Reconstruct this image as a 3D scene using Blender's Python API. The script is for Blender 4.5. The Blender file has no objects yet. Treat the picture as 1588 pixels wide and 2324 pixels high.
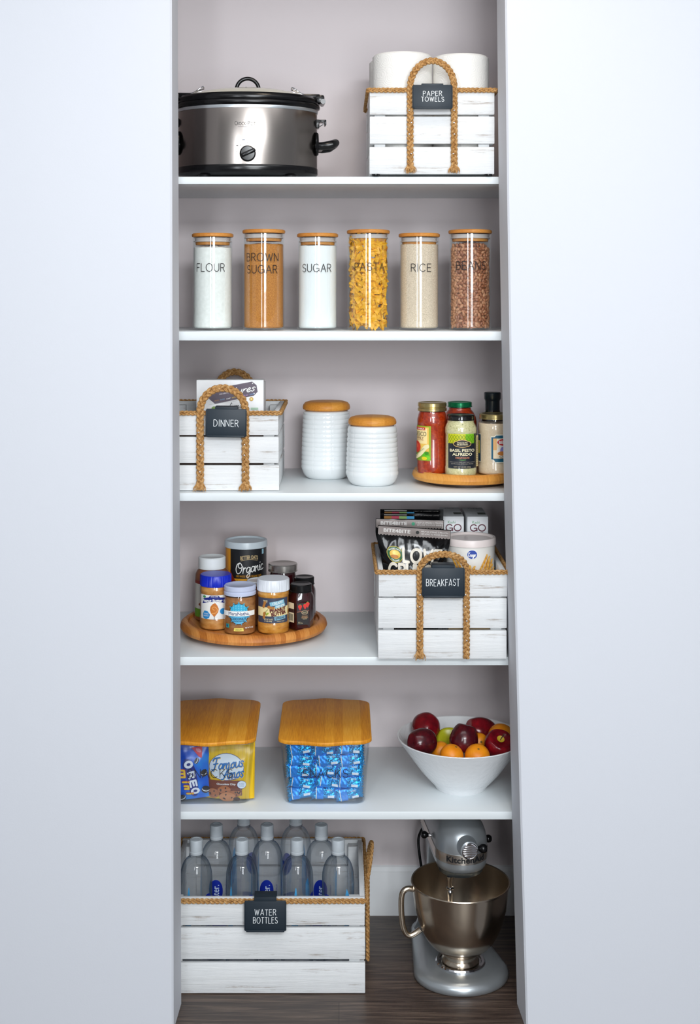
import bpy, bmesh, math, random
from mathutils import Vector, Matrix, noise
sin, cos, PI = math.sin, math.cos, math.pi
random.seed(7)
C = bpy.context.scene.collection
SC = bpy.context.scene
# ------------------------------------------------------------------ place constants
CAMD, EYE, PX0, PY0, F = 3.0, 1.602, 769.0, 672.0, 3000.0      # camera 3 m in front of the shelf edges
SH = [1.873, 1.522, 1.155, 0.783, 0.432]                       # shelf tops above the floor
BACK = 0.4314                                                  # depth of the pantry
def X(px, z): return (px-PX0)*z/F
def Z(py, z): return EYE-(py-PY0)*z/F

# ------------------------------------------------------------------ materials
def lin(c):
    r = []
    for v in c[:3]:
        v = v/255.0
        r.append(v/12.92 if v <= 0.04045 else ((v+0.055)/1.055)**2.4)
    return (r[0], r[1], r[2], 1.0)
MC = {}
def pm(name, col, rough=0.5, metal=0.0, spec=0.5, **kw):
    if name in MC: return MC[name]
    m = bpy.data.materials.new(name); m.use_nodes = True
    b = m.node_tree.nodes['Principled BSDF']
    b.inputs['Base Color'].default_value = lin(col)
    b.inputs['Roughness'].default_value = rough
    b.inputs['Metallic'].default_value = metal
    b.inputs['Specular IOR Level'].default_value = spec
    for k, v in kw.items(): b.inputs[k.replace('_', ' ')].default_value = v
    MC[name] = m
    return m
def nodes(m): return m.node_tree.nodes, m.node_tree.links, m.node_tree.nodes.get('Principled BSDF')
def coords(m, scale=(1,1,1), rot=(0,0,0)):
    n, l, b = nodes(m)
    tc = n.new('ShaderNodeTexCoord'); mp = n.new('ShaderNodeMapping')
    mp.inputs['Scale'].default_value = scale; mp.inputs['Rotation'].default_value = rot
    l.new(tc.outputs['Object'], mp.inputs['Vector'])
    return mp.outputs['Vector']
def nz(m, vec, scale, detail=4, rough=0.55, dist=0.0):
    n, l, b = nodes(m)
    t = n.new('ShaderNodeTexNoise'); t.inputs['Scale'].default_value = scale
    t.inputs['Detail'].default_value = detail; t.inputs['Roughness'].default_value = rough
    t.inputs['Distortion'].default_value = dist
    l.new(vec, t.inputs['Vector']); return t.outputs['Fac']
def ramp(m, fac, stops):
    n, l, b = nodes(m)
    r = n.new('ShaderNodeValToRGB'); e = r.color_ramp.elements
    while len(e) < len(stops): e.new(0.5)
    for k, (p, c) in enumerate(stops):
        e[k].position = p; e[k].color = lin(c)
    l.new(fac, r.inputs['Fac']); return r.outputs['Color']
def bump(m, fac, strength, dist=0.001):
    n, l, b = nodes(m)
    bp = n.new('ShaderNodeBump'); bp.inputs['Strength'].default_value = strength
    bp.inputs['Distance'].default_value = dist
    l.new(fac, bp.inputs['Height']); l.new(bp.outputs['Normal'], b.inputs['Normal'])
def mixc(m, fac, a, bcol, mode='MIX'):
    n, l, b = nodes(m)
    x = n.new('ShaderNodeMix'); x.data_type = 'RGBA'; x.blend_type = mode
    for s, v in ((x.inputs[0], fac), (x.inputs[6], a), (x.inputs[7], bcol)):
        if hasattr(v, 'is_linked'): l.new(v, s)
        else: s.default_value = v
    return x.outputs[2]
def base(m, colsock):
    n, l, b = nodes(m); l.new(colsock, b.inputs['Base Color'])
def math_(m, op, a, bb=None):
    n, l, b = nodes(m)
    x = n.new('ShaderNodeMath'); x.operation = op
    for k, v in enumerate((a, bb)):
        if v is None: continue
        if hasattr(v, 'is_linked'): l.new(v, x.inputs[k])
        else: x.inputs[k].default_value = v
    return x.outputs[0]
def strips(m, vec, axis, width):
    """random value per board strip along one axis"""
    n, l, b = nodes(m)
    s = n.new('ShaderNodeSeparateXYZ'); l.new(vec, s.inputs[0])
    f = math_(m, 'FLOOR', math_(m, 'DIVIDE', s.outputs[axis], width))
    w = n.new('ShaderNodeTexWhiteNoise'); w.noise_dimensions = '1D'
    l.new(f, w.inputs['W']); return w.outputs['Value']

def wall_mat(name, col):
    m = pm(name, col, 0.7, spec=0.25)
    f = nz(m, coords(m), 260, 3); bump(m, f, 0.12, 0.0008); return m
M_WALL = wall_mat('wall_paint', (214,217,224))
M_NICHE = wall_mat('lifted_wall_paint', (222,213,214))  # same paint as the walls, lightened to lift the shaded pantry
M_CEIL = pm('ceiling_paint', (240,240,240), 0.8)
M_SHELF = pm('shelf_laminate', (224,230,232), 0.35)
M_BASEB = pm('baseboard_paint', (236,238,240), 0.35)
def floor_mat():
    m = pm('floor_planks', (80,66,58), 0.38)
    n, l, b = nodes(m)
    v = coords(m)
    br = n.new('ShaderNodeTexBrick'); br.offset = 0.37
    br.inputs['Scale'].default_value = 1.0; br.inputs['Brick Width'].default_value = 1.22
    br.inputs['Row Height'].default_value = 0.152; br.inputs['Mortar Size'].default_value = 0.0012
    br.inputs['Color1'].default_value = (1,1,1,1); br.inputs['Color2'].default_value = (0.6,0.6,0.6,1)
    br.inputs['Mortar'].default_value = (0.15,0.15,0.15,1)
    l.new(v, br.inputs['Vector'])
    g = nz(m, coords(m, (2.2, 42, 1)), 2.2, 8, 0.68, 0.6)
    c = ramp(m, g, [(0.28, (38,29,26)), (0.47, (70,57,50)), (0.6, (98,82,71)), (0.75, (128,110,98))])
    base(m, mixc(m, 0.55, c, br.outputs['Color'], 'MULTIPLY')); bump(m, g, 0.15, 0.001); return m
M_FLOOR = floor_mat()
def whitewash(name, sc):
    m = pm(name, (235,236,237), 0.65, spec=0.3)
    g = nz(m, coords(m, sc), 9, 9, 0.72, 0.4)
    g2 = nz(m, coords(m), 23, 5, 0.6)
    k = math_(m, 'MULTIPLY', g, math_(m, 'ADD', math_(m, 'MULTIPLY', g2, 0.7), 0.68))
    c = ramp(m, k, [(0.295, (140,118,98)), (0.36, (196,191,187)), (0.435, (226,228,229)), (0.8, (237,238,238))])
    base(m, c); bump(m, g, 0.75, 0.0024); return m
M_WW = whitewash('whitewashed_wood', (0.55, 9, 9))
M_WWS = whitewash('whitewashed_wood_side', (9, 0.55, 9))
M_RAW = pm('raw_pine', (205,170,125), 0.7)
def rope_mat():
    m = pm('jute_rope', (190,140,80), 0.75, spec=0.2)
    f = nz(m, coords(m, (1,1,1)), 170, 5, 0.7)
    g = nz(m, coords(m), 900, 3, 0.7)
    base(m, ramp(m, f, [(0.25, (104,68,34)), (0.42, (166,120,68)), (0.56, (194,150,96)), (0.74, (226,192,142))]))
    bump(m, g, 0.6, 0.0012); return m
M_ROPE = rope_mat()
def bamboo(name, axis, w, dark, mid, light, grain, ks=0.3, kg=0.68):
    m = pm(name, mid, 0.45, spec=0.3)
    v = coords(m)
    s = strips(m, v, axis, w)
    g = nz(m, coords(m, grain), 14, 6, 0.65)
    k = math_(m, 'ADD', math_(m, 'MULTIPLY', s, ks), math_(m, 'MULTIPLY', g, kg))
    base(m, ramp(m, k, [(0.2, dark), (0.52, mid), (0.85, light)])); return m
M_BAMLID = bamboo('bamboo_bin_lid', 0, 0.021, (190,112,22), (228,156,44), (246,190,84), (34, 1.2, 8), 0.22, 0.75)
M_BAMJAR = bamboo('bamboo_jar_lid', 0, 0.05, (178,106,40), (212,144,68), (230,174,104), (4, 40, 40))
M_BAMCAN = bamboo('bamboo_canister_lid', 0, 0.03, (188,114,38), (218,150,62), (234,178,96), (3, 30, 30))
M_SUSAN = bamboo('lazy_susan_wood', 0, 0.013, (150,82,30), (196,122,54), (222,156,84), (30, 2, 4), 0.4)
M_SUSANL = bamboo('lazy_susan_pale_wood', 0, 0.016, (190,122,50), (216,150,68), (232,176,100), (30, 2, 4))
def glass_mat(name, tint=(252,254,254), refl=0.05):
    m = bpy.data.materials.new(name); m.use_nodes = True
    n, l = m.node_tree.nodes, m.node_tree.links; n.clear()
    o = n.new('ShaderNodeOutputMaterial'); mx = n.new('ShaderNodeMixShader')
    t = n.new('ShaderNodeBsdfTransparent'); t.inputs[0].default_value = lin(tint)
    g = n.new('ShaderNodeBsdfGlossy'); g.inputs['Roughness'].default_value = 0.03
    g.inputs[0].default_value = (1,1,1,1)
    lw = n.new('ShaderNodeLayerWeight'); lw.inputs[0].default_value = 0.5
    p = n.new('ShaderNodeMath'); p.operation = 'POWER'; p.inputs[1].default_value = 4.5
    q = n.new('ShaderNodeMath'); q.operation = 'MULTIPLY_ADD'; q.inputs[1].default_value = 0.6; q.inputs[2].default_value = refl
    l.new(lw.outputs['Facing'], p.inputs[0]); l.new(p.outputs[0], q.inputs[0]); l.new(q.outputs[0], mx.inputs[0])
    l.new(t.outputs[0], mx.inputs[1]); l.new(g.outputs[0], mx.inputs[2]); l.new(mx.outputs[0], o.inputs[0])
    return m
M_GLASS = glass_mat('clear_glass')
M_ACRYL = glass_mat('clear_acrylic', (248,250,252), 0.05)
M_LETTER = pm('black_vinyl', (28,26,28), 0.5)
def water_mat():
    m = bpy.data.materials.new('water_bottle_plastic'); m.use_nodes = True
    n, l = m.node_tree.nodes, m.node_tree.links; b = n['Principled BSDF']; o = n['Material Output']
    lw = n.new('ShaderNodeLayerWeight'); lw.inputs[0].default_value = 0.5
    t = n.new('ShaderNodeBsdfTransparent'); r = n.new('ShaderNodeBsdfRefraction'); g = n.new('ShaderNodeBsdfGlossy')
    r.inputs['IOR'].default_value = 1.33; r.inputs['Roughness'].default_value = 0.0; g.inputs['Roughness'].default_value = 0.03
    l.new(mixc(m, math_(m, 'POWER', lw.outputs['Facing'], 2.2), lin((255,255,255)), lin((104,150,186))), t.inputs[0])
    x = n.new('ShaderNodeMixShader'); x.inputs[0].default_value = 0.22; y = n.new('ShaderNodeMixShader')
    l.new(math_(m, 'ADD', math_(m, 'MULTIPLY', math_(m, 'POWER', lw.outputs['Facing'], 4.5), 0.5), 0.045), y.inputs[0])
    l.new(t.outputs[0], x.inputs[1]); l.new(r.outputs[0], x.inputs[2]); l.new(x.outputs[0], y.inputs[1]); l.new(g.outputs[0], y.inputs[2]); l.new(y.outputs[0], o.inputs['Surface']); n.remove(b); return m
M_WATER = water_mat()
M_CAP = pm('frosted_cap', (226,234,240), 0.4, 0, 0.5, Transmission_Weight=0.35)
M_STEEL = pm('brushed_steel', (150,143,138), 0.23, 1.0)
M_BOWLST = pm('polished_steel', (208,194,176), 0.2, 1.0)
M_CHROME = pm('chrome', (225,225,228), 0.07, 1.0)
M_SILVER = pm('silver_enamel', (178,184,188), 0.3, 0.7)
M_BLACK = pm('black_plastic', (11,11,13), 0.2, 0, 0.35)
M_BLKMET = pm('black_metal_plate', (38,48,57), 0.45, 0, 0.3)  # black raised to blue-grey, carrying the reflection on the plates
M_CHALK = pm('chalk', (240,244,246), 0.9)
M_CERAM = pm('white_ceramic', (228,232,233), 0.12)
def porcelain():
    m = pm('white_porcelain', (232,234,236), 0.16)
    f = nz(m, coords(m), 95, 2, 0.4); bump(m, f, 0.5, 0.002); return m
M_PORC = porcelain()
M_SILICONE = pm('silicone_ring', (204,194,190), 0.6, 0, 0.3)
def grain(name, c0, c1, scale, bs=0.4, bd=0.0012, c2=None):
    m = pm(name, c0, 0.85, spec=0.2)
    f = nz(m, coords(m), scale, 3, 0.65)
    st = [(0.3, c0), (0.62, c1)]
    base(m, ramp(m, f, st)); bump(m, f, bs, bd); return m
M_FLOUR = grain('flour', (236,235,230), (246,245,241), 120, 0.3)
M_SUGAR = grain('white_sugar', (240,242,242), (249,250,250), 700, 0.2)
M_BSUGAR = grain('brown_sugar', (160,92,30), (210,142,62), 560, 0.5)
M_RICE = grain('rice_grains', (190,168,140), (246,226,204), 640, 0.7)
def paper_towel():
    m = pm('paper_towel', (234,233,229), 0.9, spec=0.1)
    n, l, b = nodes(m)
    v = n.new('ShaderNodeTexVoronoi'); v.inputs['Scale'].default_value = 36
    l.new(coords(m), v.inputs['Vector'])
    s = math_(m, 'SINE', math_(m, 'MULTIPLY', v.outputs['Distance'], 40))
    bump(m, s, 0.14, 0.0015); return m
M_TOWEL = paper_towel()
def flat(col, rough=0.45, metal=0.0):
    return pm('ink_%d_%d_%d_%d_%d' % (col[0], col[1], col[2], int(rough*100), int(metal*100)), col, rough, metal)

# ------------------------------------------------------------------ mesh builder
class MB:
    def __init__(s): s.bm = bmesh.new(); s.mats = []
    def mi(s, m):
        if m not in s.mats: s.mats.append(m)
        return s.mats.index(m)
    def _paint(s, faces, m):
        k = s.mi(m)
        for f in faces: f.material_index = k; f.smooth = True
    def box(s, x0, y0, z0, x1, y1, z1, m, bev=0.0, M=None, seg=2):
        g = bmesh.ops.create_cube(s.bm, size=1.0); vs = g['verts']
        for v in vs:
            v.co = Vector((x0+(v.co.x+0.5)*(x1-x0), y0+(v.co.y+0.5)*(y1-y0), z0+(v.co.z+0.5)*(z1-z0)))
        fs = list({f for v in vs for f in v.link_faces})
        if bev > 0:
            es = list({e for v in vs for e in v.link_edges})
            r = bmesh.ops.bevel(s.bm, geom=es, offset=bev, segments=seg, affect='EDGES', profile=0.5)
            vs = list({v for v in r['verts']} | {v for v in vs if v.is_valid})
            fs = list({f for v in vs for f in v.link_faces})
        if M is not None:
            for v in vs: v.co = M @ v.co
        s._paint(fs, m); return s
    def lathe(s, prof, m, seg=48, c=(0,0,0), sx=1.0, sy=1.0, M=None, fn=None, a0=0.0, a1=2*PI):
        rings = []; full = abs(a1-a0-2*PI) < 1e-6
        n = seg if full else seg+1
        for r, z in prof:
            if r < 1e-6: co = [Vector((c[0], c[1], c[2]+z))]
            else:
                co = []
                for i in range(n):
                    a = a0+(a1-a0)*i/seg
                    rr = r if fn is None else r*fn(a, z)
                    co.append(Vector((c[0]+rr*sx*sin(a), c[1]-rr*sy*cos(a), c[2]+z)))
            if M is not None: co = [M @ p for p in co]
            rings.append([s.bm.verts.new(p) for p in co])
        fs = []
        for A, B in zip(rings, rings[1:]):
            for i in range(seg):
                j = (i+1) % n
                try:
                    if len(A) == 1 and len(B) == 1: continue
                    if len(A) == 1: fs.append(s.bm.faces.new((A[0], B[j], B[i])))
                    elif len(B) == 1: fs.append(s.bm.faces.new((A[i], A[j], B[0])))
                    else: fs.append(s.bm.faces.new((A[i], A[j], B[j], B[i])))
                except ValueError: pass
        s._paint(fs, m); return s
    def loft(s, rings, m, cap0=True, cap1=True):
        R = [[s.bm.verts.new(Vector(p)) for p in r] for r in rings]; fs = []
        n = len(R[0])
        for A, B in zip(R, R[1:]):
            for i in range(n):
                j = (i+1) % n
                fs.append(s.bm.faces.new((A[i], A[j], B[j], B[i])))
        if cap0: fs.append(s.bm.faces.new(list(reversed(R[0]))))
        if cap1: fs.append(s.bm.faces.new(R[-1]))
        s._paint(fs, m); return s
    def tube(s, pts, r, m, seg=10, cap=True, closed=False, flatN=None, fl=1.0):
        pts = [Vector(p) for p in pts]; n = len(pts); rings = []
        up = None
        for i, p in enumerate(pts):
            if closed: t = pts[(i+1) % n]-pts[i-1]
            else: t = pts[min(i+1, n-1)]-pts[max(i-1, 0)]
            t.normalize()
            if up is None:
                up = Vector((0,0,1)) if abs(t.z) < 0.9 else Vector((0,1,0))
            u = up-t*up.dot(t)
            if u.length < 1e-6: u = t.orthogonal()
            u.normalize(); w = t.cross(u); up = u
            rr = r[i] if isinstance(r, (list, tuple)) else r
            rings.append([s.bm.verts.new(p+(u*cos(2*PI*k/seg)+w*sin(2*PI*k/seg))*rr) for k in range(seg)])
        fs = []
        pr = list(zip(rings, rings[1:]))+([(rings[-1], rings[0])] if closed else [])
        for A, B in pr:
            for i in range(seg):
                j = (i+1) % seg
                fs.append(s.bm.faces.new((A[j], A[i], B[i], B[j])))
        if cap and not closed:
            fs.append(s.bm.faces.new(rings[0])); fs.append(s.bm.faces.new(list(reversed(rings[-1]))))
        s._paint(fs, m); return s
    def grid(s, fn, nu, nv, m, flip=False):
        V = [[s.bm.verts.new(Vector(fn(i/nu, j/nv))) for j in range(nv+1)] for i in range(nu+1)]
        fs = []
        for i in range(nu):
            for j in range(nv):
                q = (V[i][j], V[i+1][j], V[i+1][j+1], V[i][j+1])
                fs.append(s.bm.faces.new(q if not flip else q[::-1]))
        s._paint(fs, m); return s
    def ball(s, c, r, m, sc=(1,1,1), u=20, v=12, fn=None):
        g = bmesh.ops.create_uvsphere(s.bm, u_segments=u, v_segments=v, radius=1.0)
        for w in g['verts']:
            p = w.co.copy()
            k = fn(p) if fn else 1.0
            w.co = Vector((c[0]+p.x*r*sc[0]*k, c[1]+p.y*r*sc[1]*k, c[2]+p.z*r*sc[2]*k))
        s._paint({f for w in g['verts'] for f in w.link_faces}, m); return s
    def mesh(s, name, sharp=38, weld=False):
        if weld: bmesh.ops.remove_doubles(s.bm, verts=s.bm.verts, dist=1e-6)
        bmesh.ops.recalc_face_normals(s.bm, faces=s.bm.faces)
        me = bpy.data.meshes.new(name); s.bm.to_mesh(me); s.bm.free()
        for m in s.mats: me.materials.append(m)
        me.set_sharp_from_angle(angle=math.radians(sharp)); return me
    def build(s, name, parent=None, loc=(0,0,0), sharp=38, **kw):
        o = bpy.data.objects.new(name, s.mesh(name, sharp)); C.objects.link(o)
        o.location = loc
        if parent: o.parent = parent
        return o
def thing(name, label, cat, loc=(0,0,0), rz=0.0, group=None):
    o = bpy.data.objects.new(name, None); C.objects.link(o)
    o.empty_display_size = 0.02
    o.location = loc; o.rotation_euler = (0,0,rz); tag(o, label, cat, group); return o
def tag(o, label, cat, group=None, kind=None):
    o['label'] = label; o['category'] = cat
    if group: o['group'] = group
    if kind: o['kind'] = kind
    return o
def struct(o): o['kind'] = 'structure'; return o
def copy_tree(o, parent=None):
    c = o.copy(); C.objects.link(c)
    if parent: c.parent = parent
    for ch in list(o.children): copy_tree(ch, c)
    return c

# ------------------------------------------------------------------ stroke lettering
def arc(cx, cy, rx, ry, a0, a1, n=14):
    return [(cx+rx*cos(math.radians(a0+(a1-a0)*i/n)), cy+ry*sin(math.radians(a0+(a1-a0)*i/n))) for i in range(n+1)]
def smooth(p, n=6):
    out = []
    for i in range(len(p)-1):
        a, b, c, d = p[max(i-1,0)], p[i], p[i+1], p[min(i+2,len(p)-1)]
        for k in range(n):
            t = k/n
            out.append(tuple(0.5*((2*b[q])+(-a[q]+c[q])*t+(2*a[q]-5*b[q]+4*c[q]-d[q])*t*t+(-a[q]+3*b[q]-3*c[q]+d[q])*t**3) for q in (0,1)))
    out.append(p[-1]); return out
GL = {
'A': (.74, [[(0,0),(.37,1),(.74,0)], [(.13,.36),(.61,.36)]]),
'B': (.62, [[(0,0),(0,1),(.3,1)]+arc(.3,.76,.26,.24,90,-90)+[(0,.52)], [(.3,.52),(.34,.52)]+arc(.34,.26,.28,.26,90,-90)+[(0,0)]]),
'C': (.8, [arc(.43,.5,.43,.5,45,315,22)]),
'D': (.7, [[(0,0),(0,1),(.22,1)]+arc(.22,.5,.48,.5,90,-90)+[(0,0)]]),
'E': (.54, [[(.54,1),(0,1),(0,0),(.54,0)], [(0,.52),(.48,.52)]]),
'F': (.54, [[(.54,1),(0,1),(0,0)], [(0,.52),(.46,.52)]]),
'G': (.84, [arc(.43,.5,.43,.5,42,330,22)+[(.84,.44),(.48,.44)], [(.84,.44),(.84,.05)]]),
'H': (.66, [[(0,0),(0,1)], [(.66,0),(.66,1)], [(0,.5),(.66,.5)]]),
'I': (.04, [[(.02,0),(.02,1)]]),
'K': (.64, [[(0,0),(0,1)], [(.6,1),(0,.38)], [(.2,.58),(.64,0)]]),
'L': (.5, [[(0,1),(0,0),(.5,0)]]),
'M': (.8, [[(0,0),(0,1),(.4,.1),(.8,1),(.8,0)]]),
'N': (.66, [[(0,0),(0,1),(.66,0),(.66,1)]]),
'O': (.9, [arc(.45,.5,.45,.5,90,450,28)]),
'P': (.58, [[(0,0),(0,1),(.3,1)]+arc(.3,.74,.28,.26,90,-90)+[(0,.48)]]),
'R': (.62, [[(0,0),(0,1),(.3,1)]+arc(.3,.75,.28,.25,90,-90)+[(0,.5)], [(.32,.5),(.62,0)]]),
'S': (.6, [arc(.3,.745,.26,.255,25,270,14)+arc(.3,.25,.3,.25,88,-155,14)]),
'T': (.64, [[(0,1),(.64,1)], [(.32,1),(.32,0)]]),
'U': (.66, [[(0,1),(0,.33)]+arc(.33,.33,.33,.33,180,360)+[(.66,1)]]),
'V': (.7, [[(0,1),(.35,0),(.7,1)]]),
'W': (1.0, [[(0,1),(.26,0),(.5,.9),(.74,0),(1,1)]]),
'Y': (.66, [[(0,1),(.33,.5),(.66,1)], [(.33,.5),(.33,0)]]),
' ': (.35, []), '-': (.3, [[(0,.45),(.3,.45)]]), '.': (.06, [[(0,0),(.05,.03)]]),
'4': (.6, [[(.45,0),(.45,1),(0,.3),(.6,.3)]]),
}
LC = {  # joined handwriting, x-height 0.5
'a': (.5, [[(.42,.42),(.2,.5),(.04,.24),(.16,.01),(.36,.2),(.43,.48),(.4,.12),(.5,.03)]]),
'c': (.42, [[(.36,.42),(.2,.5),(.04,.26),(.15,.01),(.42,.1)]]),
'e': (.42, [[(.02,.2),(.24,.28),(.3,.44),(.17,.5),(.05,.25),(.16,.01),(.42,.12)]]),
'f': (.38, [[(.4,.88),(.28,.98),(.2,.7),(.16,.2),(.1,-.3),(.0,-.2)], [(.04,.46),(.36,.5)]]),
'g': (.5, [[(.42,.42),(.2,.5),(.04,.24),(.16,.02),(.36,.2),(.42,.48),(.38,-.2),(.18,-.45),(.08,-.25),(.5,.08)]]),
'h': (.48, [[(.02,0),(.16,.98),(.08,.3),(.3,.5),(.36,.1),(.48,.03)]]),
'i': (.22, [[(.04,.3),(.1,.5),(.08,.1),(.22,.03)], [(.13,.7),(.15,.73)]]),
'k': (.46, [[(.02,0),(.12,1)], [(.38,.48),(.08,.22),(.4,.0)]]),
'l': (.22, [[(.02,.1),(.2,.8),(.12,.98),(.07,.3),(.12,.03),(.22,.06)]]),
'm': (.76, [[(.03,0),(.08,.5),(.09,.3),(.26,.5),(.32,.0),(.34,.32),(.54,.5),(.58,.1),(.76,.03)]]),
'n': (.5, [[(.03,0),(.08,.5),(.09,.3),(.3,.5),(.34,.1),(.5,.03)]]),
'o': (.48, [[(.25,.5),(.05,.28),(.16,.0),(.38,.18),(.3,.47),(.48,.42)]]),
'r': (.38, [[(.03,0),(.1,.5),(.1,.32),(.24,.5),(.34,.44)]]),
's': (.38, [[(.3,.42),(.2,.5),(.08,.38),(.26,.16),(.15,.0),(.02,.08)]]),
't': (.3, [[(.16,.85),(.1,.12),(.18,.01),(.3,.08)], [(.0,.52),(.26,.55)]]),
'u': (.5, [[(.04,.48),(.05,.14),(.16,.01),(.36,.2),(.4,.5),(.39,.12),(.5,.03)]]),
'w': (.66, [[(.02,.48),(.12,.02),(.3,.42),(.4,.02),(.6,.5)]]),
'O': (.8, [[(.5,.98),(.2,.85),(.06,.4),(.25,.02),(.6,.18),(.72,.65),(.5,.96),(.3,.7),(.5,.5),(.8,.6)]]),
'F': (.7, [[(.7,1),(.2,.98),(.05,.8)], [(.42,.98),(.34,.4),(.2,-.08),(.02,.02)], [(.16,.5),(.56,.56)]]),
'A': (.8, [[(.0,.02),(.2,.05),(.45,.6),(.66,1),(.6,.3),(.72,.02)], [(.2,.36),(.66,.42)]]),
'L': (.56, [[(.5,.8),(.4,.98),(.28,.7),(.2,.15),(.0,.04),(.2,.0),(.56,.04)]]),
'K': (.6, [[(.02,0),(.12,1)], [(.55,1),(.08,.5),(.55,.0)]]),
' ': (.25, []), '.': (.1, [[(.02,0),(.06,.02)]]),
}
def strokes_of(s, table, gap):
    out = []; x = 0.0
    for ch in s:
        w, st = table[ch]
        for p in st: out.append([(x+a, b) for a, b in p])
        x += w+gap
    return out, x-gap
class Art:
    """flat printed artwork in millimetres, later laid on a plane, a jar wall or a bag"""
    def __init__(s): s.items = []
    def poly(s, pts, m):
        s.items.append(([list(pts)], m)); return s
    def rect(s, x0, y0, x1, y1, m, rot=0.0):
        cx, cy = (x0+x1)/2, (y0+y1)/2; c, n = cos(math.radians(rot)), sin(math.radians(rot))
        q = [(x0,y0),(x1,y0),(x1,y1),(x0,y1)]
        return s.poly([(cx+(a-cx)*c-(b-cy)*n, cy+(a-cx)*n+(b-cy)*c) for a, b in q], m)
    def ell(s, cx, cy, rx, ry, m, rot=0.0, n=28):
        c, q = cos(math.radians(rot)), sin(math.radians(rot))
        P = [(rx*cos(2*PI*k/n), ry*sin(2*PI*k/n)) for k in range(n)]
        return s.poly([(cx+a*c-b*q, cy+a*q+b*c) for a, b in P], m)
    def line(s, pts, w, m):
        """ribbon along a polyline: mitred where it bends gently, round joints where it turns sharply"""
        polys = []; n = len(pts)
        D = []
        for p, q in zip(pts, pts[1:]):
            l = math.hypot(q[0]-p[0], q[1]-p[1]) or 1e-9; D.append(((q[0]-p[0])/l, (q[1]-p[1])/l))
        def side(i, k):   # offset vector at point i for segment k
            o = k-1 if i == k else k+1
            nx, ny = -D[k][1]*w/2, D[k][0]*w/2
            if 0 <= o < len(D):
                dt = D[k][0]*D[o][0]+D[k][1]*D[o][1]
                if dt > 0.8:
                    mx, my = -(D[k][1]+D[o][1]), D[k][0]+D[o][0]; l = math.hypot(mx, my); c = math.sqrt((1+dt)/2)
                    return mx/l*w/2/c, my/l*w/2/c
            return nx, ny
        for i in range(n-1):
            ax, ay = side(i, i); bx, by = side(i+1, i); p, q = pts[i], pts[i+1]
            polys.append([(p[0]-ax,p[1]-ay),(q[0]-bx,q[1]-by),(q[0]+bx,q[1]+by),(p[0]+ax,p[1]+ay)])
        for i in range(n):
            if 0 < i < n-1 and D[i-1][0]*D[i][0]+D[i-1][1]*D[i][1] > 0.8: continue
            if w < 0.8: continue
            polys.append([(pts[i][0]+w/2*cos(k*PI/5), pts[i][1]+w/2*sin(k*PI/5)) for k in range(10)])
        s.items.append((polys, m)); return s
    def letters(s, txt, cx, cy, w, h, m, sw, gap=0.22, rot=0.0, table=None, jit=0.0, shear=0.0):
        table = table or GL
        st, W = strokes_of(txt, table, gap)
        c, q = cos(math.radians(rot)), sin(math.radians(rot)); polys = []
        rnd = random.Random(txt)
        for p in st:
            if table is LC: p = smooth(p, 5)
            jx, jy, jr = rnd.uniform(-jit,jit), rnd.uniform(-jit,jit), rnd.uniform(-jit,jit)
            P = []
            for a, b in p:
                a2 = a+jx+jr*b; b2 = b+jy+jr*a*0.3
                x = (a2+shear*b2)/W*w-w/2; y = (b2-0.5)*h
                P.append((cx+x*c-y*q, cy+x*q+y*c))
            t = Art().line(P, sw, m); polys += t.items[0][0]
        s.items.append((polys, m)); return s
    def text(s, txt, cx, cy, w, h, m, bold=0.0, shear=0.0, rot=0.0, bend=0.0):
        heavy = 0.0
        if bold and ('M' in txt or 'm' in txt): heavy, bold = 0.03*h, 0.0
        cu = bpy.data.curves.new('t', 'FONT'); cu.body = txt; cu.size = 1.0; cu.offset = bold; cu.shear = shear
        cu.resolution_u = 3
        o = bpy.data.objects.new('t', cu); me = o.to_mesh()
        vs = [v.co.copy() for v in me.vertices]; ps = [list(p.vertices) for p in me.polygons]
        o.to_mesh_clear(); bpy.data.objects.remove(o); bpy.data.curves.remove(cu)
        if not vs: return s
        x0, x1 = min(v.x for v in vs), max(v.x for v in vs); y0, y1 = min(v.y for v in vs), max(v.y for v in vs)
        c, q = cos(math.radians(rot)), sin(math.radians(rot)); P = []
        for v in vs:
            x = (v.x-(x0+x1)/2)*w/max(x1-x0,1e-6); y = (v.y-(y0+y1)/2)*h/max(y1-y0,1e-6)
            y -= bend*(2*x/w)**2
            P.append((cx+x*c-y*q, cy+x*q+y*c))
        s.items.append(([[P[i] for i in p] for p in ps], m))
        if heavy: s.items.append(([[(P[i][0]+heavy, P[i][1]) for i in p] for p in ps], m))
        return s
    def build(s, name, parent, fn, cu=0.0, cv=0.0, step=0.00012, loc=(0,0,0)):
        """fn(u, v, lift) -> local point, u v in metres; cu, cv = cut spacing (m) so that the print follows curves"""
        mb = MB(); bm = mb.bm
        lay = bm.verts.layers.float.new('lift')
        for k, (polys, m) in enumerate(s.items):
            mi = mb.mi(m); lift = (k+1)*step
            for j, p in enumerate(polys):
                vs = []; lf = lift+(j % 26)*4e-6
                for a, b in p:
                    v = bm.verts.new((a*0.001, b*0.001, 0)); v[lay] = lf; vs.append(v)
                try:
                    f = bm.faces.new(vs); f.material_index = mi
                    f.normal_update()
                    if f.normal.z < 0: f.normal_flip()
                except ValueError: pass
        big = [f for f in bm.faces if len(f.verts) > 4]
        if big: bmesh.ops.triangulate(bm, faces=big)
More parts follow.
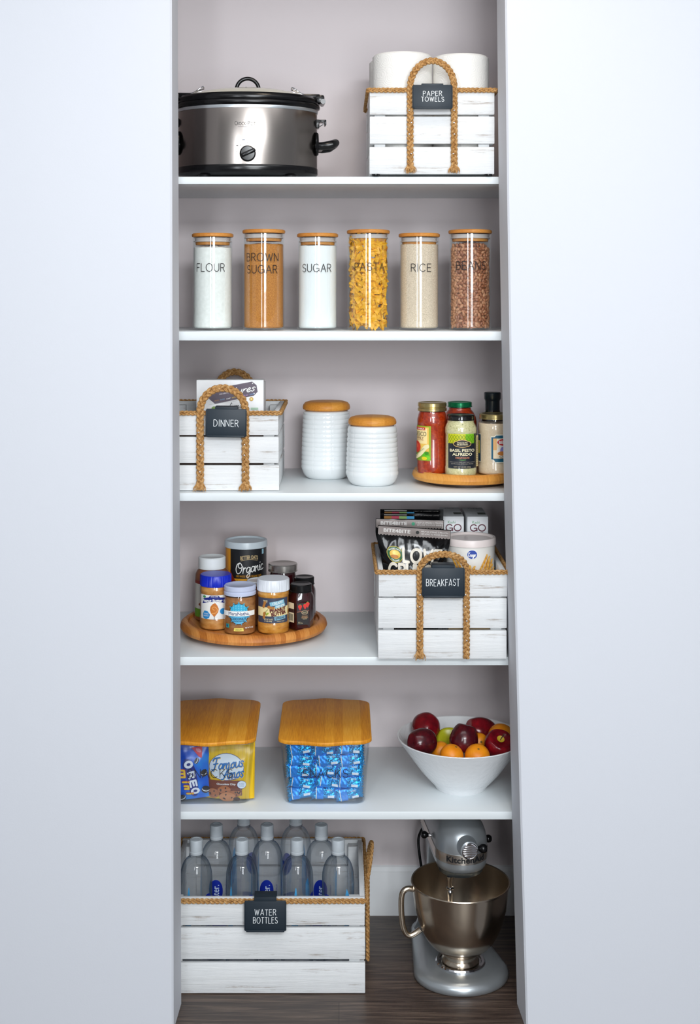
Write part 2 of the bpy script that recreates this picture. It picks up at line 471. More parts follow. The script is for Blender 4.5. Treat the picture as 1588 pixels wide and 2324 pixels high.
        for ax, d in ((0, cu), (1, cv)):
            if d <= 0: continue
            lo = min(v.co[ax] for v in bm.verts); hi = max(v.co[ax] for v in bm.verts)
            for i in range(1, int((hi-lo)/d)+1):
                nrm = Vector((1,0,0)) if ax == 0 else Vector((0,1,0))
                g = list(bm.verts)+list(bm.edges)+list(bm.faces)
                bmesh.ops.bisect_plane(bm, geom=g, dist=1e-7, plane_co=nrm*(lo+i*d), plane_no=nrm)
        # cut vertices inherit the lift of their face
        for f in bm.faces:
            L = max(v[lay] for v in f.verts)
            for v in f.verts:
                if v[lay] == 0.0: v[lay] = L
        for v in bm.verts: v.co = Vector(fn(v.co.x, v.co.y, v[lay]))
        for f in bm.faces: f.smooth = True
        me = bpy.data.meshes.new(name); bm.to_mesh(me); bm.free()
        for m in mb.mats: me.materials.append(m)
        o = bpy.data.objects.new(name, me); C.objects.link(o); o.location = loc
        if parent: o.parent = parent
        return o
def on_cyl(R, z0, a0=0.0):
    return lambda u, v, l: ((R+l)*sin(a0+u/R), -(R+l)*cos(a0+u/R), z0+v)
def on_front(x0, y, z0, k=0.0):   # plane facing the room; k leans it back
    return lambda u, v, l: (x0+u, y-l+v*k, z0+v)
# ------------------------------------------------------------------ the setting
ZF, ZB = 2.882, 2.995              # front and rear planes of the wall around the opening
TOP, HEAD, FARX = 2.75, 2.46, 2.9
def edge(tab, z): return [(X(px, z), Z(py, z)) for py, px in tab]
def jamb(name, front, back, side):
    """wall beside the opening: inner edge follows the (slightly out of plumb) jamb, extends away to one side"""
    mb = MB(); bm = mb.bm; k = mb.mi(M_WALL)
    f = edge(front, ZF); b = edge(back, ZB)
    def ext(e):
        (x0,z0),(x1,z1) = e[0], e[1]; (x2,z2),(x3,z3) = e[-2], e[-1]
        top = (x0+(x1-x0)/(z1-z0)*(TOP-z0), TOP); bot = (x3+(x3-x2)/(z3-z2)*(0-z3), 0.0)
        return [top]+e[(1 if z0 > TOP else 0):]+[bot]
    f = ext(f); b = ext(b)
    # resample both edges at the same heights
    hs = sorted({round(z, 4) for _, z in f+b}, reverse=True)
    def at(e, z):
        for (xa,za),(xb,zb) in zip(e, e[1:]):
            if zb-1e-9 <= z <= za+1e-9: return xa+(xb-xa)*(za-z)/max(za-zb,1e-9)
        return e[0][0] if z > e[0][1] else e[-1][0]
    rows = []
    for z in hs:
        xf, xb = at(f, z), at(b, z); s = side; e = 0.004
        rows.append([(s*FARX, ZF-3, z), (xf+s*e, ZF-3, z), (xf, ZF-3+e, z), (xb, ZB-3-0.002, z), (xb+s*0.002, ZB-3, z), (s*FARX, ZB-3, z)])
    V = [[bm.verts.new(p) for p in r] for r in rows]
    for A, B in zip(V, V[1:]):
        for i in range(5): bm.faces.new((A[i], A[i+1], B[i+1], B[i])).smooth = True
    bm.faces.new(V[0]); bm.faces.new(V[-1])
    return struct(mb.build(name, sharp=30))
jamb('wall_left', [(0,389.5),(1000,391),(2324,393.5)], [(0,403.5),(752,406.5),(1500,409.5),(2324,411.5)], -1)
jamb('wall_right', [(0,1146),(480,1151.5),(800,1156.5),(1130,1162),(1520,1172),(1850,1180.5),(2324,1194)],
     [(0,1127),(440,1131.5),(750,1137),(1130,1143.5),(1500,1153),(1850,1161.5),(2324,1174)], 1)
NL, NR = -0.56, 0.60
struct(MB().box(NL-0.1, BACK, 0, NR+0.1, BACK+0.1, TOP, M_NICHE).build('wall_back'))
struct(MB().box(NL-0.1, ZB-3, 0, NL, BACK, TOP, M_NICHE).build('wall_inner_left'))
struct(MB().box(NR, ZB-3, 0, NR+0.1, BACK, TOP, M_NICHE).build('wall_inner_right'))
struct(MB().box(X(389,ZF)-0.02, ZF-3, HEAD, X(1146,ZF)+0.02, ZB-3, TOP, M_WALL).build('wall_header'))
struct(MB().box(-3.2, -4.6, -0.05, 3.2, BACK+0.1, 0, M_FLOOR).build('floor'))
struct(MB().box(-3.2, -4.6, TOP, 3.2, BACK+0.1, TOP+0.05, M_CEIL).build('ceiling'))
bb = MB()
pr = [(BACK, 0), (BACK-0.014, 0), (BACK-0.014, 0.104), (BACK-0.0125, 0.109), (BACK-0.0125, 0.114), (BACK-0.006, 0.1225), (BACK, 0.125)]
bb.loft([[(NL, y, z) for y, z in pr], [(NR, y, z) for y, z in pr]], M_BASEB)
struct(bb.build('baseboard_back', sharp=20))
shl = ['top white shelf board, holding the slow cooker and paper towels', 'white shelf board holding the row of six glass jars',
       'white shelf board under the two ribbed white canisters', 'white shelf board under the peanut butter turntable',
       'lowest white shelf board, under the snack bins and fruit bowl']
for k, (zt, fr) in enumerate(zip(SH, (17, 21, 18, 19, 18))):
    zt2 = zt
    b = MB().box(NL+0.001, 0.0, -fr*0.001, NR-0.001, BACK-0.001, 0, M_SHELF, 0.0012)
    tag(b.build('shelf', loc=(0,0,zt2)), shl[k], 'shelf', 'pantry shelf boards')

# ------------------------------------------------------------------ rope and crates
def resample(pts, d):
    pts = [Vector(p) for p in pts]; out = [pts[0]]; acc = 0.0
    L = sum((b-a).length for a, b in zip(pts, pts[1:])); n = max(4, int(L/d)); d = L/n
    i = 0; a = pts[0]; need = d
    while i < len(pts)-1:
        seg = (pts[i+1]-a).length
        if seg < need-1e-9: need -= seg; i += 1; a = pts[i]
        else:
            a = a+(pts[i+1]-a)*(need/seg); out.append(a); need = d
    if (out[-1]-pts[-1]).length > d*0.3: out.append(pts[-1])
    return out
def braid(mb, pts, w, N, closed=False, period=2.6, thick=0.55, N2=None):
    """three flat strands plaited along a path; N = outward normal of the band (function of arc fraction or fixed)"""
    L0 = w*period; P = resample(pts, L0/13); n = len(P)
    s = [0.0]
    for a, b in zip(P, P[1:]): s.append(s[-1]+(b-a).length)
    for k in range(3):
        Q = []
        for i in range(n):
            t = (P[min(i+1,n-1)]-P[max(i-1,0)]).normalized()
            nn = Vector(N(i/(n-1)) if callable(N) else N); nn = (nn-t*nn.dot(t)).normalized()
            b = t.cross(nn); ph = 2*PI*s[i]/L0+2*PI*k/3
            Q.append(P[i]+b*(w*0.29*sin(ph))+nn*(w*0.13*thick/0.55*sin(2*ph)))
        mb.tube(Q, [w*0.205*(0.93+0.14*noise.noise(q*300)) for q in Q], M_ROPE, seg=7)
def frayed(mb, p, w, rnd):
    for k in range(16):
        a = (k/15-0.5)
        q0 = Vector((p[0]+a*w*0.7, p[1]-0.002+rnd.uniform(-0.002,0.002), p[2]+0.016))
        q1 = Vector((p[0]+a*w*1.5+rnd.uniform(-0.002,0.002), p[1]-0.004+rnd.uniform(-0.003,0.002), p[2]+rnd.uniform(-0.003,0.003)))
        m = (q0+q1)/2+Vector((a*w*0.25, -0.002, 0))
        mb.tube([q0, m, q1], [w*0.075, w*0.065, w*0.03], M_ROPE, seg=5)
def u_path(xa, xb, y, z0, z1, peak, droop=0.0, n=26):
    """up one leg, over an arch above z1, down the other leg"""
    r = (xb-xa)/2; cx = (xa+xb)/2
    pts = [(xa, y, z0), (xa, y, (z0+z1)/2), (xa, y, z1)]
    for i in range(1, n):
        a = PI-PI*i/n
        q = sin(a)
        pts.append((cx+r*cos(a)*(1+0.06*q), y-droop*q*q, z1+peak*q))
    return pts+[(xb, y, z1), (xb, y, (z0+z1)/2), (xb, y, z0)]
def crate(label, group, xl, xr, yf, zb, depth, slats, gap_top, hx, peak, droop=0.0, back_peak=None, side_handles=False, flare=(0,), feet=False, ropew=0.0125, hw=0.017):
    """slats: (z0, z1) of the three boards above the base; gap_top: rope height"""
    W = xr-xl; D = depth; T = 0.011; rnd = random.Random(label)
    t = thing('wooden_crate', label, 'crate', ((xl+xr)/2, yf+D/2, zb), 0, group)
    H = slats[0][1]
    def panel(nm, kind):
        m = MB()
        for k, (z0, z1) in enumerate(slats):
            j = rnd.uniform(-0.0012, 0.0012)
            if kind == 'x':
                m.box(-W/2+j, -T/2, z0, W/2+j, T/2, z1, M_WW, 0.0016)
            else:
                m.box(-T/2, -D/2+T, z0, T/2, D/2-T, z1, M_WWS, 0.0016)
        return m
    panel('f', 'x').build('front_panel', t, (0, -D/2+T/2, 0))
    panel('b', 'x').build('back_panel', t, (0, D/2-T/2, 0))
    for sx in (-1, 1): panel('s', 'y').build('side_panel', t, (sx*(W/2-T/2-0.001), 0, 0))
    for sx in (-1, 1):
        for sy in (-1, 1):
            m = MB(); x = sx*(W/2-T-0.0125); y = sy*(D/2-T-0.0125)
            # corner blocks are planed off at the top
            m.box(-0.0125, -0.0125, slats[2][0]+0.002, 0.0125, 0.0125, H-0.008, M_WW, 0.001)
            m.build('corner_post', t, (x, y, 0))
    m = MB().box(-W/2+T, -D/2+T, slats[2][0]+0.003, W/2-T, D/2-T, slats[2][0]+0.012, M_WW, 0.001)
    m.build('base_board', t)
    if feet:
        for sx in (-1, 1):
            for sy in (-1, 1):
                MB().lathe([(0,0),(0.0085,0),(0.009,0.001),(0.009,0.0045),(0,0.0045)], M_BLACK, 16).build('foot_pad', t, (sx*(W/2-0.014), sy*(D/2-0.0135)+(-0.012 if sy<0 else 0), -0.0045+slats[2][0]))
    # rope round the top rim, a little proud of the boards
    zr = gap_top; e = 0.0046; m = MB(); x, y = W/2+e, D/2+e; r = 0.006
    pts = []
    for cx, cy, a0 in ((x-r, -y+r, -90), (x-r, y-r, 0), (-x+r, y-r, 90), (-x+r, -y+r, 180)):
        for i in range(5):
            a = math.radians(a0+90*i/4); pts.append((cx+r*cos(a), cy+r*sin(a), zr))
    pts = [(0, -y, zr)]+pts+[(0.0, -y, zr)]
    c = Vector((0,0,zr))
    P2 = resample(pts, 0.004)
    def nrm(f):
        p = P2[min(int(f*(len(P2)-1)), len(P2)-1)]
        return (1 if p.x > x-r-1e-6 else -1 if p.x < -x+r+1e-6 else 0, 1 if p.y > y-r-1e-6 else -1 if p.y < -y+r+1e-6 else 0, 0)
    braid(m, pts, ropew, nrm, period=2.4)
    m.build('rope_trim', t)
    hh = hw
    def handle(y, sgn, pk, dr, legs=True):
        m = MB(); z0 = slats[2][0]+0.004 if legs else H*0.62
        pts = u_path(hx[0], hx[1], y, z0, zr, pk, dr)
        braid(m, pts, hh, (0, sgn, 0.0001), period=1.85)
        if sgn < 0:
            for k in (0, 1):
                if k in flare: frayed(m, (hx[k], y, z0-0.002), hh, rnd)
        o = m.build('rope_handle', t)
        if sgn < 0:
            for hxx in hx:
                for z in (slats[2][0]+0.045, slats[1][0]+0.02, slats[1][1]-0.016, slats[0][0]+0.008):
                    MB().ball((0,0,0), 0.0019, M_CHROME, (1,0.6,1), 8, 6).build('nail_head', o, (hxx+rnd.uniform(-0.003,0.003), y+sgn*0.0068, z))
    if not side_handles:
        handle(-D/2-0.0085, -1, peak, droop)
        if back_peak: handle(D/2+0.0085, 1, back_peak, -0.004)
    else:
        for sx in (-1, 1):
            m = MB(); yy = (-0.05, 0.05)
            xo = sx*(W/2+0.0095)
            pts = [(xo, yy[0], 0.02), (xo, yy[0], 0.12), (xo, yy[0], zr)]
            for i in range(1, 24):
                a = PI-PI*i/24; q = sin(a)
                pts.append((xo+sx*0.011*q, 0.05*cos(a), zr+0.058*q))
            pts += [(xo, yy[1], zr), (xo, yy[1], 0.12), (xo, yy[1], 0.02)]
            braid(m, pts, hh, (sx, 0, 0.0001), period=1.85)
            m.build('rope_handle', t)
    return t
def tag_clip(label, text, cx, yfront, z0, z1, w, sizes, tabw, tabh, lean=0.0):
    """black chalkboard plate hooked over the crate rim"""
    t = thing('chalkboard_clip', label, 'label clip', (cx, yfront, z0), 0, 'chalkboard clips on the crates')
    t.rotation_euler = (0, lean, 0)
    h = z1-z0
    m = MB().box(-w/2, -0.0022, 0, w/2, 0, h, M_BLKMET, 0.0016)
    m.box(-w/2+0.003, -0.0065, -0.001, w/2-0.003, -0.0002, 0.0035, M_BLKMET, 0.0015)     # folded lower lip
    for s in (-1, 1): m.box(s*w/2-0.0012, -0.004, 0.002, s*w/2+0.0012, 0, h-0.003, M_BLKMET, 0.001)
    m.build('plate', t)
    k = MB().box(-tabw/2, -0.0022, h-0.002, tabw/2, -0.0005, h+tabh, M_BLKMET, 0.0008)
    k.box(-tabw/2, -0.0022, h+tabh-0.0018, tabw/2, 0.029, h+tabh, M_BLKMET, 0.0008)
    k.box(-tabw/2, 0.0272, h+tabh-0.03, tabw/2, 0.029, h+tabh, M_BLKMET, 0.0008)
    k.build('hook', t)
    a = Art()
    for (s, x, z, ww, hh) in sizes: a.letters(s, x, z, ww, hh, M_CHALK, 1.12, 0.34, jit=0.03)
    a.build('chalk_lettering', t, on_front(0, -0.0023, 0))
    return t
GRP = 'whitewashed wooden crates with rope trim'
# paper towel crate: front board plane close to the shelf edge
z = 3.002
s = z/3
crate('white wooden crate of paper towel rolls on the top shelf', GRP, X(838.5,z), X(1122,z), 0.002, SH[0]+0.0045, 0.325,
      [(0.1365,0.187), (0.0705,0.1325), (0.0015,0.0635)], 0.1915, (-0.050, 0.0495), 0.066, 0.0, 0.06, flare=(0,1), feet=True)
tag_clip('black chalkboard clip reading paper towels', 'x', X(979.5,z), -0.0185, Z(250,z), Z(196,z), 0.0885,
         [('PAPER', 0, 34.5, 42, 10.5), ('TOWELS', 0.5, 21.5, 51, 10)], 0.049, 0.003, 0.0)
z = 3.027
crate('white wooden crate holding white food boxes on the third shelf', GRP, X(352,z), X(632.5,z), z-3, SH[2], 0.325,
      [(0.1285,0.1815), (0.0645,0.1245), (0.0015,0.0595)], 0.1795, (X(455,z)-(X(352,z)+X(632.5,z))/2, X(557.5,z)-(X(352,z)+X(632.5,z))/2), 0.058, 0.004, 0.075, flare=(0,1), hw=0.0195)
tag_clip('black chalkboard clip reading dinner', 'x', X(514.5,z), z-3-0.0205, Z(989,z), Z(926,z), 0.091,
         [('DINNER', 0, 31, 56, 15)], 0.051, 0.005, 0.012)
z = 2.978
crate('white wooden crate of breakfast food on the fourth shelf', GRP, X(858,z), X(1150,z), z-3, SH[3], 0.325,
      [(0.1415,0.1995), (0.0705,0.1385), (0.0015,0.0655)], 0.198, (-0.0515, 0.053), 0.045, 0.02, None, flare=(0,))
tag_clip('black chalkboard clip reading breakfast', 'x', X(1004,z), z-3-0.0185, Z(1350,z), Z(1284,z), 0.0935,
         [('BREAKFAST', -1, 32, 74, 14.5)], 0.051, 0.006, 0.004)
z = 3.034
crate('large white wooden crate of water bottles on the floor', GRP, X(377,z), X(827.5,z), z-3, 0.0, 0.335,
      [(0.1575,0.209+0.012), (0.0795,0.1515), (0.0015,0.0715)], 0.2155, (0,0), 0, side_handles=True, ropew=0.0135, hw=0.016)
tag_clip('black chalkboard clip reading water bottles', 'x', X(603,z), z-3-0.0185, Z(2103.5,z), Z(2035,z), 0.0935,
         [('WATER', 0, 43, 48, 13), ('BOTTLES', 0, 25, 55, 14)], 0.051, 0.009, 0.0)

# ------------------------------------------------------------------ paper towel rolls
def roll(label, px, zc, R, ztop):
    zb = SH[0]+0.0045+0.0125; h = ztop-zb
    t = thing('paper_towel_roll', label, 'paper towels', (X(px,zc), zc-3, zb), random.uniform(0,6), 'paper towel rolls in the crate')
    MB().lathe([(0.021,0),(R-0.003,0),(R,0.003),(R,h-0.004),(R-0.004,h),(0.021,h),(0.021,0)], M_TOWEL, 72).build('paper', t)
    MB().lathe([(0.0195,0.001),(0.0208,0.001),(0.0208,h-0.001),(0.0195,h-0.001),(0.0195,0.001)], pm('cardboard',(176,142,104),0.8), 24).build('cardboard_core', t)
roll('front left white paper towel roll in the crate', 912.5, 3.09, 0.0695, Z(117,3.03))
roll('front right white paper towel roll in the crate', 1045, 3.09, 0.0655, Z(120.5,3.03))
roll('paper towel roll behind, just showing at the left', 902, 3.245, 0.0695, Z(130,3.2)-0.004)

# ------------------------------------------------------------------ slow cooker
def slow_cooker():
    zc = 3.142; t = thing('slow_cooker', 'oval stainless steel slow cooker with black lid handle', 'slow cooker', (X(562,zc), zc-3, SH[0]), 0.068)
    a, b = 0.1655, 0.113
    def ov(prof, m, nm, seg=96, mb=None, build=True, da=0.0):
        k = mb or MB()
        k.lathe([(r, z) for r, z in prof], m, seg, sx=a, sy=b)
        return k.build(nm, t) if build else k
    m = MB(); m.lathe([(0,0.0105),(0.90,0.0105),(0.985,0.0135),(1.005,0.017),(1.006,0.029),(0.998,0.032),(0,0.032)], M_BLACK, 96, sx=a, sy=b)
    for x, y in ((-0.1,-0.06),(0.1,-0.06),(-0.1,0.06),(0.1,0.06)):
        m.lathe([(0,0),(0.012,0),(0.014,0.004),(0.016,0.012),(0,0.012)], M_BLACK, 18, c=(x, y, 0))
    m.build('base', t)
    ov([(0.995,0.032),(0.998,0.034),(0.998,0.160),(0.994,0.163)], M_STEEL, 'steel_shell', 128)
    ov([(0.985,0.162),(1.006,0.162),(1.01,0.165),(1.006,0.169),(0.95,0.17)], pm('brushed_rim',(200,206,210),0.3,0.9), 'rim')
    ov([(0.93,0.168),(1.012,0.1695),(1.035,0.173),(1.04,0.177),(1.03,0.181),(0.99,0.182),(0.9,0.18),(0.88,0.10),(0.80,0.06),(0,0.055)], M_BLACK, 'stoneware')
    # lid: black gasket rim and shallow glass dome
    L = ov([(0.88,0.182),(1.005,0.182),(1.022,0.186),(1.018,0.193),(0.98,0.1985),(0.93,0.199),(0.91,0.194),(0.88,0.182)], M_BLACK, 'lid_rim')
    G = ov([(0.93,0.1965),(0.8,0.2065),(0.55,0.2155),(0.28,0.2205),(0,0.222),(0,0.219),(0.28,0.2175),(0.55,0.2125),(0.8,0.2035),(0.92,0.195)], pm('lid_glass',(206,202,186),0.08,0,0.6), 'lid_glass')  # opaque beige stands for the reflection in the glass
    m = MB(); pts = []
    for i in range(25):
        q = PI-PI*i/24; pts.append((0.0265*cos(q), 0, 0.219+0.0268*sin(q)))
    pts = [(-0.0265,0,0.213)]+pts+[(0.0265,0,0.213)]
    m.tube(pts, 0.0046, M_BLACK, 12)
    m.lathe([(0,0.214),(0.022,0.214),(0.027,0.2185),(0.022,0.2225),(0,0.2235)], M_BLACK, 32, sy=0.6)
    m.ball((-0.004,-0.008,0.2235), 0.003, M_CHROME, (1,1,0.6), 10, 8)
    m.build('lid_handle', t)
    for s in (-1, 1):
        m = MB()
        m.box(0.085, -0.02, 0.196, 0.172, 0.02, 0.2085, M_BLACK, 0.004)
        m.box(0.160, -0.022, 0.185, 0.1815, 0.022, 0.2065, M_BLACK, 0.005)
        m.lathe([(0,0),(0.006,0),(0.006,0.05),(0,0.05)], M_BLACK, 16, M=Matrix.Translation((0.178,0.025,0.19)) @ Matrix.Rotation(PI/2, 4, 'X'))
        k = MB()
        for w in m.bm.verts: w.co.x *= s
        o = m.build('clip_bracket', t)
        y = -0.021
        k.tube([(s*0.132,y+0.002,0.205),(s*0.118,y,0.214),(s*0.109,y-0.001,0.2205),(s*0.1045,y,0.2225),(s*0.1035,y+0.004,0.2215),(s*0.1035,y+0.03,0.2215),(s*0.108,y+0.034,0.2215),(s*0.155,y+0.036,0.204)], 0.0016, M_CHROME, 8)
        k.tube([(s*0.132,y+0.002,0.205),(s*0.150,y,0.198)], 0.0016, M_CHROME, 8)
        k.build('clip_wire', o)
        # side carry handle with mounting plate and latch hook
        m = MB()
        m.lathe([(0,0),(0.027,0),(0.0285,0.003),(0.0255,0.007),(0,0.009)], M_BLACK, 32, sx=0.62, M=Matrix.Translation((a*0.965,-0.026,0.088)) @ Matrix.Rotation(PI/2, 4, 'Y') @ Matrix.Rotation(PI/2,4,'Z'))
        m.tube([(a*0.97,-0.03,0.083),(a+0.012,-0.036,0.083),(a+0.03,-0.034,0.086),(a+0.042,-0.018,0.0925),(a+0.044,0,0.095),(a+0.042,0.018,0.0925),(a+0.03,0.034,0.086),(a+0.012,0.036,0.083),(a*0.97,0.03,0.083)], [0.0085,0.0095,0.0105,0.0095,0.009,0.0095,0.0105,0.0095,0.0085], M_BLACK, 14)
        m.box(a*0.94,-0.03,0.075,a+0.013,0.03,0.093, M_BLACK, 0.003)
        for w in m.bm.verts: w.co.x *= s
        m.build('side_handle', t)
        m = MB()
        m.box(a-0.004,-0.018,0.128,a+0.004,0.012,0.148, M_BLACK, 0.001); m.box(a+0.002,-0.018,0.142,a+0.02,0.012,0.1475, M_BLACK, 0.001)
        m.box(a+0.0165,-0.018,0.1345,a+0.0205,0.012,0.1475, M_BLACK, 0.001)
        m.tube([(a+0.004,-0.02,0.131),(a+0.011,-0.02,0.1345),(a+0.0155,-0.02,0.141)], 0.0012, M_CHROME, 8)
        for w in m.bm.verts: w.co.x *= s
        m.build('latch_hook', t)
    # control knob on the front
    m = MB(); R = Matrix.Translation((0, -b*0.998, 0.0555)) @ Matrix.Rotation(PI/2, 4, 'X')
    m.lathe([(0,-0.004),(0.0185,-0.004),(0.0185,0.005),(0.0175,0.0085),(0.0155,0.011),(0,0.0115)], M_BLACK, 40, M=R)
    R2 = Matrix.Translation((0.0005, -b*0.998-0.014, 0.0565)) @ Matrix.Rotation(math.radians(-24), 4, 'Y')
    m.box(-0.0165,-0.004,-0.0045,0.0185,0.005,0.0045, M_BLACK, 0.0028, M=R2)
    m.build('control_knob', t)
    A = Art(); g = flat((30,28,28), 0.5); g2 = flat((120,116,116), 0.5)
    A.text('C', -27, 125.5, 5.2, 9.5, g); A.text('ROCK', -14, 124.5, 20, 7.4, g); A.rect(-2.6, 124.4, -1, 126, g)
    A.text('P', 2.8, 125.5, 5, 9.5, g); A.text('OT', 12.3, 124.5, 11.5, 7.4, g); A.line([(-22,117.5),(20,117.5)], 0.7, g2)
    cyl = lambda u, v, l: (u, -(b*0.998)*math.sqrt(max(0.0,1-(u/(a*0.998))**2))-0.0003-l, v)
    A.build('printed_logo', t, cyl, cu=0.006); A = Art()
    for ang in range(-120, 121, 40):
        p, q = sin(math.radians(ang)), cos(math.radians(ang)); A.line([(24*p, 56+24*q), (26*p, 56+26*q)], 0.9, g2)
    A.rect(-12, 87, -5.5, 88, flat((90,120,150))); A.rect(-26, 73, -22, 75.5, g2)
    A.build('dial_markings', t, cyl, cu=0.006)
slow_cooker()

# ------------------------------------------------------------------ six glass jars
def glass_jar(name, label, px, zc, w, py_top, group='glass storage jars with bamboo lids'):
    R = w*0.5*zc/3000; ztop = Z(py_top, zc-R*0.6); h = ztop-SH[1]
    t = thing('glass_jar', label, 'jar', (X(px,zc), zc-3, SH[1]), 0, group)
    hg = h-0.0085; th = 0.0022
    MB().lathe([(0,0),(R-0.004,0),(R-0.001,0.0012),(R,0.004),(R,hg-0.001),(R-th/2,hg),(R-th,hg-0.001),(R-th,0.008),(R-th-0.003,0.0052),(0,0.005)], M_GLASS, 64).build('glass_body', t)
    lid = MB().lathe([(0,hg),(R-th-0.001,hg),(R+0.0005,hg+0.0003),(R+0.0015,hg+0.002),(R+0.0015,hg+0.0065),(R-0.001,hg+0.0085),(0,hg+0.0085)], M_BAMJAR, 64).build('lid', t)
    MB().lathe([(0,hg-0.002),(R-th-0.002,hg-0.002),(R-th-0.0035,hg-0.004),(R-th-0.0035,hg-0.009),(R-th-0.0005,hg-0.0095),(R-th-0.0005,hg-0.0115),(R-th-0.0035,hg-0.012),(0,hg-0.012)], M_SILICONE, 48).build('seal', lid)
    MB().lathe([(0,hg-0.0125),(R-th-0.005,hg-0.0125),(R-th-0.0045,hg-0.014),(R-th-0.0055,hg-0.0185),(0,hg-0.0185)], M_BAMJAR, 48).build('plug', lid)
    return t, R, h
def vinyl(t, R, rows, sw=1.6):
    a = Art()
    for (s, x, z, w, h) in rows: a.letters(s, x, z, w, h, M_LETTER, sw, 0.26)
    a.build('lettering', t, on_cyl(R+0.0002, 0), cu=0.006)
def fill(t, R, ztop, m, name, label, cat, mound=0.004, rough=0.0008, seed=1):
    r = R-0.0028
    def fn(a, zz): return 1.0
    mb = MB(); prof = [(0,0.0056),(r-0.003,0.0056),(r,0.0085)]
    mb.lathe(prof+[(r, ztop-0.004)], m, 64)
    bm = mb.bm; rnd = random.Random(seed)
    # heaped surface
    rings = 10; seg = 64; V = []
    for i in range(rings+1):
        q = 1-i/rings
        row = []
        for k in range(seg if q > 0 else 1):
            a = 2*PI*k/seg; x, y = r*q*sin(a), -r*q*cos(a)
            zz = ztop-0.004+mound*(1-q*q)+0.004*noise.noise(Vector((x*45+seed, y*45, seed)))*(1 if q < 1 else 0.6)+rough*noise.noise(Vector((x*400, y*400, seed)))
            row.append(bm.verts.new((x, y, zz)))
        V.append(row)
    k0 = mb.mi(m)
    for A, B in zip(V, V[1:]):
        for i in range(seg):
            j = (i+1) % seg
            f = bm.faces.new((A[i], A[j], B[j], B[i]) if len(B) > 1 else (A[i], A[j], B[0])); f.material_index = k0; f.smooth = True
    o = mb.build(name, None, tuple(t.location)); tag(o, label, cat, None, 'stuff'); return o
def jz(py, t): return Z(py, 3+t.location.y-0.045)-SH[1]
zc = 3.105
t, R, h = glass_jar('', 'clear glass jar of white flour, leftmost of the row', 482.5, zc, 91, 529)
fill(t, R, jz(561,t)+0.004, M_FLOUR, 'flour', 'white flour filling the leftmost glass jar', 'flour', 0.003, 0.003, 3)
k = zc/3; vinyl(t, R, [('FLOUR', -1.5*k, 1000*jz(607,t), 68*k, 17.5*k)])
t, R, h = glass_jar('', 'tall glass jar of brown sugar', 598.5, zc, 94, 520.5)
fill(t, R, jz(553,t)+0.003, M_BSUGAR, 'brown_sugar', 'brown sugar packed in the second jar', 'brown sugar', 0.002, 0.002, 5)
vinyl(t, R, [('BROWN', -1.5*k, 1000*jz(583.5,t), 79*k, 17.5*k), ('SUGAR', -2.5*k, 1000*jz(611,t), 74*k, 17.5*k)])
t, R, h = glass_jar('', 'clear glass jar of white sugar, third in the row', 720.5, zc, 90.5, 529)
fill(t, R, jz(556,t)+0.003, M_SUGAR, 'white_sugar', 'white sugar filling the third glass jar', 'sugar', 0.002, 0.0004, 8)
vinyl(t, R, [('SUGAR', -1.5*k, 1000*jz(608,t), 70*k, 17.5*k)])
tp, Rp, hp = glass_jar('', 'tall glass jar full of yellow bow tie pasta', 835.5, zc, 94.5, 521)
vinyl(tp, Rp, [('PASTA', 2.5*k, 1000*jz(605.5,tp), 72*k, 17*k)])
t, R, h = glass_jar('', 'clear glass jar of white rice', 951, zc, 90.5, 529)
fill(t, R, jz(553,t)+0.003, M_RICE, 'rice', 'white rice filling the fifth glass jar', 'rice', 0.003, 0.001, 11)
vinyl(t, R, [('RICE', 2*k, 1000*jz(607.5,t), 46*k, 17*k)])
tb, Rb, hb = glass_jar('', 'tall glass jar of brown pinto beans, rightmost of the row', 1066.5, zc, 95.5, 521)
vinyl(tb, Rb, [('BEANS', -2*k, 1000*jz(602.5,tb), 71*k, 17.5*k)])
# pasta bows
M_PASTA = pm('dry_pasta', (242,178,22), 0.5); 
def bow_mesh(v):
    mb = MB(); rnd = random.Random(v); L, Wd = 0.0175, 0.0105; nu, nv = 12, 8
    def f(u, w, o):
        x = (u-0.5)*2; y = (w-0.5)*2
        hy = Wd*(0.34+0.66*min(1,abs(x)*1.25)); e = 0.0008*(1 if int(w*nv) % 2 else -1)*(1 if abs(x) > 0.99 else 0)
        zz = 0.0036*cos(y*PI*1.5)*max(0,1-abs(x)*1.1)+0.0022*sin(x*2.2+v)*y+0.0016*x*x*(v-1)
        return ((L+0)*x+e*(1 if x > 0 else -1), hy*y, zz+o)
    mb.grid(lambda u, w: f(u, w, 0.0006), nu, nv, M_PASTA); mb.grid(lambda u, w: f(u, w, -0.0006), nu, nv, M_PASTA, True)
    return mb.mesh('pasta_bow', 60)
bows = [bow_mesh(v) for v in range(3)]
rnd = random.Random(21); n = 0; top = jz(541,tp); lay = 0.0122
zz = 0.016; row = 0
